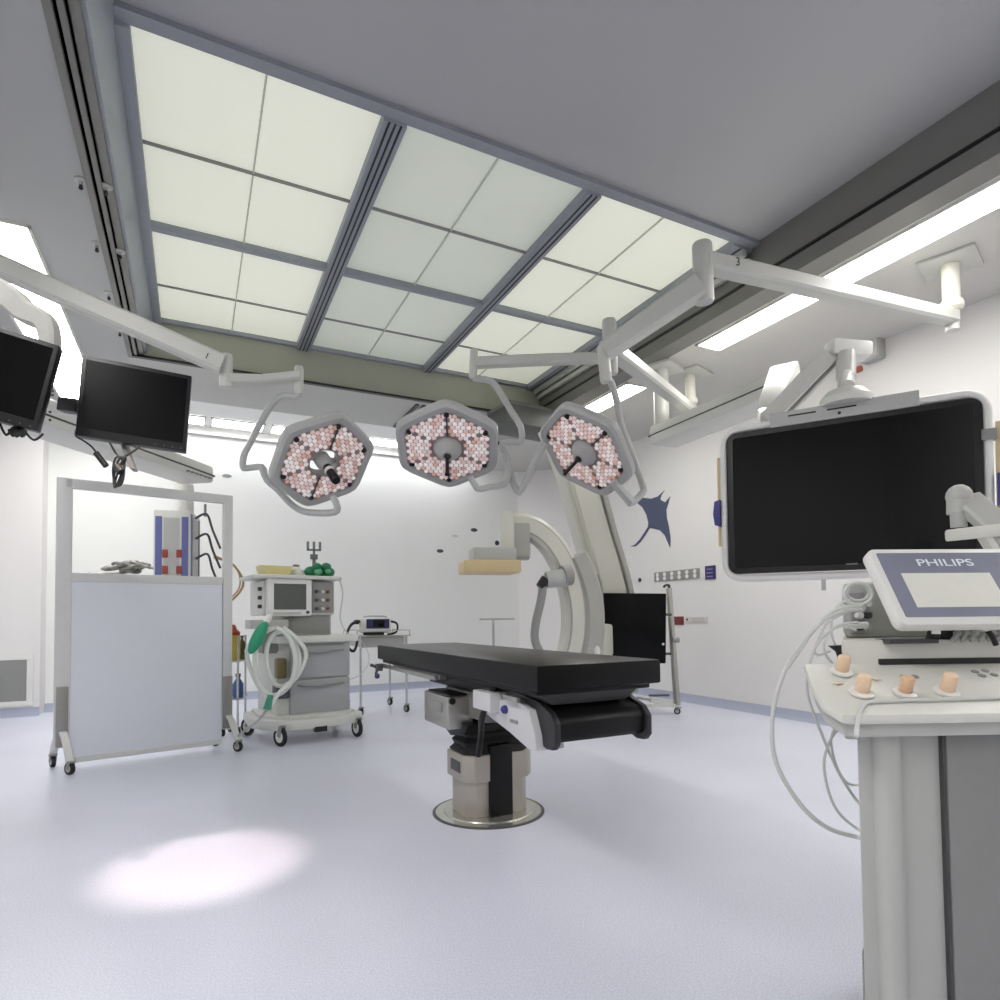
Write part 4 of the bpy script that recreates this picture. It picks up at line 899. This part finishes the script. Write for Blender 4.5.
back_blob(201, 473, 4.8, 1.9, OV, 'left one of two small grey ovals on the back wall above the screen', 'wall fitting', 'wall_port', 'pair of grey ovals', False)
back_blob(227, 476, 4.8, 1.9, OV, 'right one of two small grey ovals on the back wall above the screen', 'wall fitting', 'wall_port', 'pair of grey ovals', False)
def wbox(y0, y1, z0, z1, d, name, m, par, bev=.002, x=XR):
    return MB().bb((x-d, y0, z0), (x, y1, z1)).build(name, m, par, bev, world=True)
a, b = Px(655, 572, XR), Px(700, 581, XR); z0, z1 = 1.56, 1.685
t = thing('socket_panel', 'grey wall panel of twelve round sockets beneath the manta ray sticker', 'socket panel', (XR, (a.y+b.y)/2, z0))
wbox(b.y, a.y, z0, z1, .015, 'plate', MGREY, t)
for i in range(6):
    yy = a.y+(b.y-a.y)*(i+.5)/6
    for zz_ in (z0+.035, z1-.035): MB().lathe((XR-.015, yy, zz_), (-1, 0, 0), [(.027, 0), (.027, .006), (.02, .006)], 16).build('socket', WHITE, t, world=True)
a, b = Px(706, 566, XR), Px(716, 578, XR)
t = thing('control_pad', 'small violet wall control pad just left of the large display', 'switch', (XR, (a.y+b.y)/2, 1.53))
wbox(b.y, a.y, 1.535, 1.70, .02, 'plate', mat('violet_plate', (44, 38, 92), .35), t)
for k in range(3): wbox(b.y+.03, a.y-.03, 1.56+.045*k, 1.575+.045*k, .023, 'key_row', mat('pale_violet', (128, 122, 170), .4), t, 0)
a = Px(640, 580, XR); t = thing('wall_stud', 'small dark round stud on the right wall left of the socket panel', 'wall fitting', a)
MB().lathe(a, (-1, 0, 0), [(.03, 0), (.03, .01), (.015, .02)], 16).build('knob', DGREY, t, world=True)
a, b = Px(674, 618, XR), Px(684, 627, XR)
t = thing('gas_outlet_panel', 'dark red wall label with a pale strip beside the wheeled black panel', 'wall label', (XR, a.y, .97))
wbox(b.y, a.y, .975, 1.085, .012, 'red_plate', mat('dark_red_plate', (112, 36, 36), .4), t)
c1_, d1_ = Px(686, 620, XR), Px(708, 626, XR)
wbox(d1_.y, c1_.y, 1.0, 1.08, .008, 'pale_plate', mat('pale_plate', (210, 204, 202), .4), t)
for k in range(2): wbox(d1_.y+.05, c1_.y-.10, 1.02+.03*k, 1.027+.03*k, .0085, 'printed_line', mat('print_grey', (170, 160, 158), .5), t, 0)
MB().lathe((XR-.008, c1_.y-.03, 1.045), (-1, 0, 0), [(.014, 0), (.012, .006)], 12).build('indicator', BLACK, t, world=True)
a, b = Px(866, 334, XR), Px(886, 358, XR)
t = thing('wall_box', 'grey square junction box high on the right wall beside the boom cap', 'junction box', (XR, (a.y+b.y)/2, b.z))
wbox(b.y, a.y, min(a.z, b.z), max(a.z, b.z)-.02, .10, 'box', GREY, t, .006)
wbox(b.y+.02, a.y-.02, min(a.z, b.z)+.02, max(a.z, b.z)-.04, .106, 'cover', OFFW, t, .002)
# air return grille at left
a, b = Py(-30, 664, YB-.3), Py(33, 704, YB-.3)
t = thing('air_grille', 'white framed grey air return grille low on the back wall at far left', 'vent', ((a.x+b.x)/2, YB-.3, .14))
yw = YB-.3
for x0_, x1_, z0_, z1_ in ((a.x, b.x, .66, .72), (a.x, b.x, .12, .18), (b.x-.06, b.x, .18, .66), (a.x, a.x+.06, .18, .66)): MB().bb((x0_, yw-.03, z0_), (x1_, yw, z1_)).build('frame', WHITE, t, .004, world=True)
m_ = MB(); m_.bb((a.x+.06, yw-.004, .18), (b.x-.06, yw, .66))
for k in range(20): m_.box(((a.x+b.x)/2, yw-.012, .195+.024*k), (b.x-a.x-.12, .016, .006), 0)
m_.build('grille', GREY, t, world=True)

# ------------------------------------------------------------------ control console at right
q = P(930, 700, 1.45); K = thing('control_console', 'white medical control console with tilted touch screen and cables, at lower right', 'console', (q.x, q.y, 0), math.radians(-26.5+2))
Ki = K.matrix_basis.inverted()
def kp(px, py, D): return Ki @ P(px, py, D)
CON = mat('console_white', (216, 216, 208), .35, noise=.01); CONG = mat('console_grey', (184, 185, 180), .4, noise=.01)
# sloping panel
FL, FC, BLc, RR = kp(843, 714, 1.25), kp(812, 688, 1.35), kp(808, 667, 1.45), kp(1140, 708, 1.22)
BRc = kp(1140, 664, 1.43)
yF, yB_, zF, zB = FL.y, BLc.y, FL.z, BLc.z
sl_ = (zB-zF)/(yB_-yF)
def pz(y): return zF+(y-yF)*sl_
def onp(px, py):    # point of the sloping panel seen at px, py
    o = Ki @ EYE; d = (Ki @ P(px, py, 1)) - o
    s_ = (zF + (o.y-yF)*sl_ - o.z)/(d.z - d.y*sl_); return o + d*s_
xl = onp(812, 680).x
outl = [(onp(808, 667).x, yB_+.02), (onp(811, 684).x, onp(811, 684).y), (onp(822, 702).x, onp(822, 702).y), (onp(842, 714).x, yF-.0), (onp(842, 714).x+.03, yF-.004), (.42, yF-.004), (.42, yB_+.02)]
MB().prism([(x, y, pz(y)-.022) for x, y in outl], (0, 0, .022)).build('control_panel', CON, K, .008)
ox = outl[3][0]; cx_ = .12
MB().prism([((x-cx_)*.975+cx_, yB_+(y-yB_)*.94, pz(y)-.05) for x, y in outl], (0, 0, .03)).build('panel_tray', CONG, K, .008)
MB().tube([onp(852, 724)+V((0, -.012, -.022)), onp(858, 714)+V((0, -.004, .0)), onp(864, 707)+V((0, 0, .004)), onp(875, 704)+V((0, 0, .005)), onp(940, 702)+V((0, 0, .005)), onp(1030, 699)+V((0, 0, .005))], .0045, 8, smooth=3).build('edge_cable', CABLE, K)
# body with seams (its left side runs back parallel to the view of the person at the panel)
def wedge(name, px, y0_, y1_, z0_, z1_, m, bev=.01, x1_=.42):
    o = Ki @ EYE
    def xat(y):
        d = (Ki @ P(px, 700, 1)) - o; return o.x + d.x*(y-o.y)/d.y
    return MB().prism([(xat(y0_), y0_, z0_), (x1_, y0_, z0_), (x1_, y1_, z0_), (xat(y1_)+.004, y1_, z0_)], (0, 0, z1_-z0_)).build(name, m, K, bev), xat
_, xa_ = wedge('cabinet', 856, yF+.06, yB_+.36, .10, pz(yF)-.045, CONG)
col_x = kp(871, 780, 1.36)
MB().lathe((col_x.x, yF+.062, .12), (0, 0, 1), [(.028, 0), (.030, .02), (.030, pz(yF)-.175), (.028, pz(yF)-.165)], 24).build('corner_column', CONG, K)
xs1, xs2 = kp(887, 780, 1.33).x, kp(937, 780, 1.33).x
MB().bb((xs1-.003, yF+.050, .12), (xs1+.003, yF+.062, pz(yF)-.05)).build('seam', MGREY, K)
MB().bb((xs2, yF+.045, .12), (.42, yF+.062, pz(yF)-.055)).build('door', MGREY, K, .004)
MB().bb((xs2-.007, yF+.048, .12), (xs2-.001, yF+.062, pz(yF)-.05)).build('seam', DGREY, K)
wedge('plinth', 853, yF+.04, yB_+.38, .06, .12, MGREY)
z1_, y1_ = kp(850, 640, 1.52).z, kp(850, 640, 1.50).y
wedge('tier', 843, yB_+.01, yB_+.30, .80, z1_+.002, CON)
xsl = kp(880, 660, 1.46).x; zz0, zz1 = kp(880, 665, 1.46).z, kp(880, 659, 1.46).z
MB().bb((xsl, yB_+.004, zz0), (.42, yB_+.013, zz1)).build('slot', BLACK, K)
xC = kp(846, 600, 1.60).x
wedge('rear_case', 845, yB_+.13, yB_+.30, z1_, kp(850, 582, 1.6).z, CONG, .02)
MB().bb((xC+.004, yB_+.122, z1_+.012), (kp(871, 600, 1.56).x, yB_+.132, kp(850, 592, 1.56).z)).build('connector_bay', mat('bay_violet_grey', (150, 146, 152), .45), K, .004)
for k in range(6): MB().cyl((xC+.018+.022*(k % 2), yB_+.122, z1_+.03+.03*(k//2)), (xC+.018+.022*(k % 2), yB_+.105, z1_+.03+.03*(k//2)), .008).build('connector', [DGREY, GREY, WHITE][k % 3], K)
MB().tube([kp(858+14*math.cos(a_*PI/6)*1.0, 594+11*math.sin(a_*PI/6), 1.5) for a_ in range(13)], .0045, 8, smooth=2).build('cable_loop', CABLE, K)
MB().tube([kp(858+11*math.cos(a_*PI/6)*1.0, 593+8*math.sin(a_*PI/6), 1.51) for a_ in range(13)], .0045, 8, smooth=2).build('cable_loop', CABLE, K)
for k, (pts, r) in enumerate((
    ([(862, 606), (848, 607), (832, 612), (818, 625), (800, 645), (785, 670), (774, 705), (772, 740), (777, 765), (790, 790), (808, 813), (830, 829), (857, 837), (868, 838)], .0055),
    ([(862, 610), (846, 610), (828, 617), (812, 632), (796, 655), (787, 668)], .0055),
    ([(858, 622), (838, 626), (820, 640), (810, 662), (807, 690), (813, 712), (822, 735), (829, 752), (840, 775), (856, 800), (868, 812)], .0035),
    ([(856, 630), (842, 626), (828, 634), (824, 650), (831, 662), (836, 668)], .0030),
    ([(848, 735), (838, 730), (828, 745), (824, 765), (828, 790), (838, 812), (856, 828), (868, 834)], .0035),
    ([(836, 725), (831, 740), (836, 765), (846, 782), (857, 785), (868, 784)], .0030),
    ([(850, 600), (838, 605), (832, 620), (833, 640), (842, 652)], .0028),
    ([(846, 612), (826, 625), (815, 648), (818, 655), (830, 651)], .0028))):
    MB().tube([kp(x, y, 1.50 if i < len(pts)*.7 or x < 860 else 1.46) for i, (x, y) in enumerate(pts)], r, 8, smooth=5).build('cable', CABLE, K)
MB().cyl(kp(862, 607, 1.52), kp(842, 609, 1.50), .012, .009).build('cable_plug', CABLE, K); MB().cyl(kp(866, 625, 1.52), kp(846, 626, 1.50), .009, .007).build('cable_plug', CABLE, K)
MB().prism([kp(832, 646, 1.49), kp(846, 645, 1.49), kp(852, 650, 1.47), kp(848, 654, 1.47), kp(848, 660, 1.46), kp(842, 658, 1.46), kp(840, 652, 1.47)], (0, .02, 0)).build('black_clip', BLACK, K, .001)
# touch screen
tl, bl = kp(868, 549, 1.50), kp(901, 625, 1.38); xw = V((.42, 0, 0)); tx = V((1, .02, 0)).normalized()
ht = (tl-bl).length; wd_ = .40; up_ = (tl-bl); up_.x = 0; up_ = up_.normalized()
o_ = bl + up_*0; o_.x = (tl.x+bl.x)/2
TM = basis(o_, tx, up_); hh = (V((0, tl.y, tl.z))-V((0, bl.y, bl.z))).length
def TS(mb, name, m, par=K, bev=0):
    mb.v = [TM @ v for v in mb.v]; return mb.build(name, m, par, bev)
def rr(w0, h0, w1, h1, r, z):
    o = []
    for cx, cy, a0_ in ((w1-r, h1-r, 0), (w0+r, h1-r, 90), (w0+r, h0+r, 180), (w1-r, h0+r, 270)):
        for k in range(7):
            a = math.radians(a0_+15*k); o.append((cx+r*math.cos(a), cy+r*math.sin(a), z))
    return o
ts = TS(MB().prism(rr(0, 0, wd_, hh, .018, -.03), (0, 0, .03)), 'touch_screen', WHITE, bev=.005)
sg = mat('violet_grey_screen', (112, 114, 128), .25, emit=(120, 122, 142), es=.22, noise=.2, nscale=5)
TS(MB().prism(rr(.018, .02, wd_-.018, hh-.014, .004, .0005), (0, 0, .001)), 'screen', sg, ts)
TS(MB().prism([(.055, .045, .0018), (.275, .045, .0018), (.275, hh-.075, .0018), (.055, hh-.075, .0018)], (0, 0, .0006)), 'lit_window', mat('lit_window', (206, 206, 198), .3, emit=(226, 226, 214), es=.12), ts)
tt = text('PHILIPS', .029, TM @ Matrix.Translation((.178, hh-.045, .002)) @ Matrix.Scale(1.55, 4, (1, 0, 0)), mat('screen_letter', (206, 208, 216), .4, emit=(206, 208, 216), es=.2), ts, 'lettering')
TS(MB().bb((.12, .03, -.055), (.30, .09, -.03)), 'hinge_block', DGREY, bev=.004)
MB().beam(kp(945, 620, 1.46), kp(938, 642, 1.50), .05, .02).build('screen_foot', BLACK, K)
MB().bb(kp(875, 643, 1.5), kp(942, 639, 1.44)+V((0, .01, 0))).build('rail_slot', DGREY, K)
MB().bb(kp(928, 622, 1.44), kp(941, 638, 1.42)).build('black_clip', BLACK, K)
MB().bb(kp(931, 627, 1.415), kp(941, 634, 1.41)).build('clip_face', WHITE, K)
rnd = random.Random(7); m_ = MB()
for k in range(7): 
    x = 950+9*k; m_.tube([kp(x, 628+rnd.uniform(-4, 2), 1.48), kp(x+6, 634, 1.46), kp(x+3, 640, 1.46), kp(x+12, 636, 1.47)], .005, 8, smooth=4)
m_.build('cable_bundle', GREY, K)
MB().tube([kp(985, 628, 1.44), kp(992, 636, 1.43), kp(996, 645, 1.43)], .006, 8, smooth=4).build('black_lead', BLACK, K)
MB().beam(kp(978, 628, 1.44), kp(1015, 618, 1.42), .05, .02).build('side_grip', WHITE, K, .006)
# monitor arm above the console
MB().sweep([kp(963, 497, 1.94), kp(985, 516, 1.88), kp(1060, 580, 1.7)], .05, .085, Ki.to_3x3() @ CF).build('upper_arm', CONG, K)
MB().ball(kp(959, 496, 1.93), .036, (1, 1, 1.0)).cyl(kp(959, 496, 1.93), kp(959, 514, 1.93), .033).build('arm_joint', CONG, K)
MB().cyl(kp(958, 512, 1.92), kp(959, 527, 1.92), .022).build('arm_pivot', GREY, K)
MB().sweep([kp(952, 535, 1.92), kp(1000, 530, 1.8), kp(1080, 526, 1.7)], .06, .036, Ki.to_3x3() @ CF).build('lower_arm', CON, K)
MB().sweep([kp(985, 538, 1.7), kp(996, 556, 1.66)], .03, .03, Ki.to_3x3() @ CF).build('screen_link', CONG, K)
am = kp(1072, 560, 1.7)
MB().cyl((am.x, am.y, .04), (am.x, am.y, kp(1080, 520, 1.7).z), .028).build('arm_mast', CONG, K)
MB().lathe((am.x, am.y, 0), (0, 0, 1), [(.16, 0), (.16, .03), (.05, .05)], 32).build('mast_base', CONG, K)
for x, y in ((975, 672), (985, 671), (982, 676), (994, 675), (904, 677), (915, 677)):
    p = onp(x, y); MB().lathe(p, (0, -sl_, 1), [(.008, 0), (.008, .002)], 12).build('button', MGREY, K)
for x, y in ((838, 684), (876, 680)):
    p = onp(x, y); MB().box(p+V((0, 0, .001)), (.02, .012, .002), .4).build('key', mat('beige_key', (232, 204, 176), .5), K)
# knobs standing on the panel
SAUC = mat('white_saucer', (226, 226, 222), .3); PEACH = mat('peach_cap', (234, 204, 172), .45, noise=.04)
lab = ('peach joystick knob on a white disc, farthest left and rearmost on the console panel', 'peach joystick knob on a white disc, second from the left on the console panel',
       'peach joystick knob with a brownish face, third from the left on the console panel', 'peach joystick knob on a white disc, rightmost of the four on the console panel')
nrm = V((0, -sl_, 1)).normalized()
def knob(K2, col):
    MB().lathe((0, 0, 0), nrm, [(.022, 0), (.025, .003), (.025, .007), (.020, .009)], 26).build('disc', SAUC, K2)
    MB().lathe(V((0, 0, 0))+nrm*.008, nrm, [(.0135, 0), (.0145, .002), (.0145, .034), (.0125, .038)], 22).build('cap', col, K2)
for k, ((x, y), s_) in enumerate((((841, 674), .95), ((861, 695), .98), ((904, 695), .92), ((946, 694), 1.0))):
    p = K.matrix_basis @ (onp(x, y)+nrm*.001)
    K2 = thing('joystick', lab[k], 'joystick', p, math.radians(-24.5), 'peach joysticks on the console'); K2.scale = (s_, s_, s_)
    knob(K2, PEACH if k != 2 else mat('brown_cap', (218, 180, 146), .45, noise=.08, nscale=60))
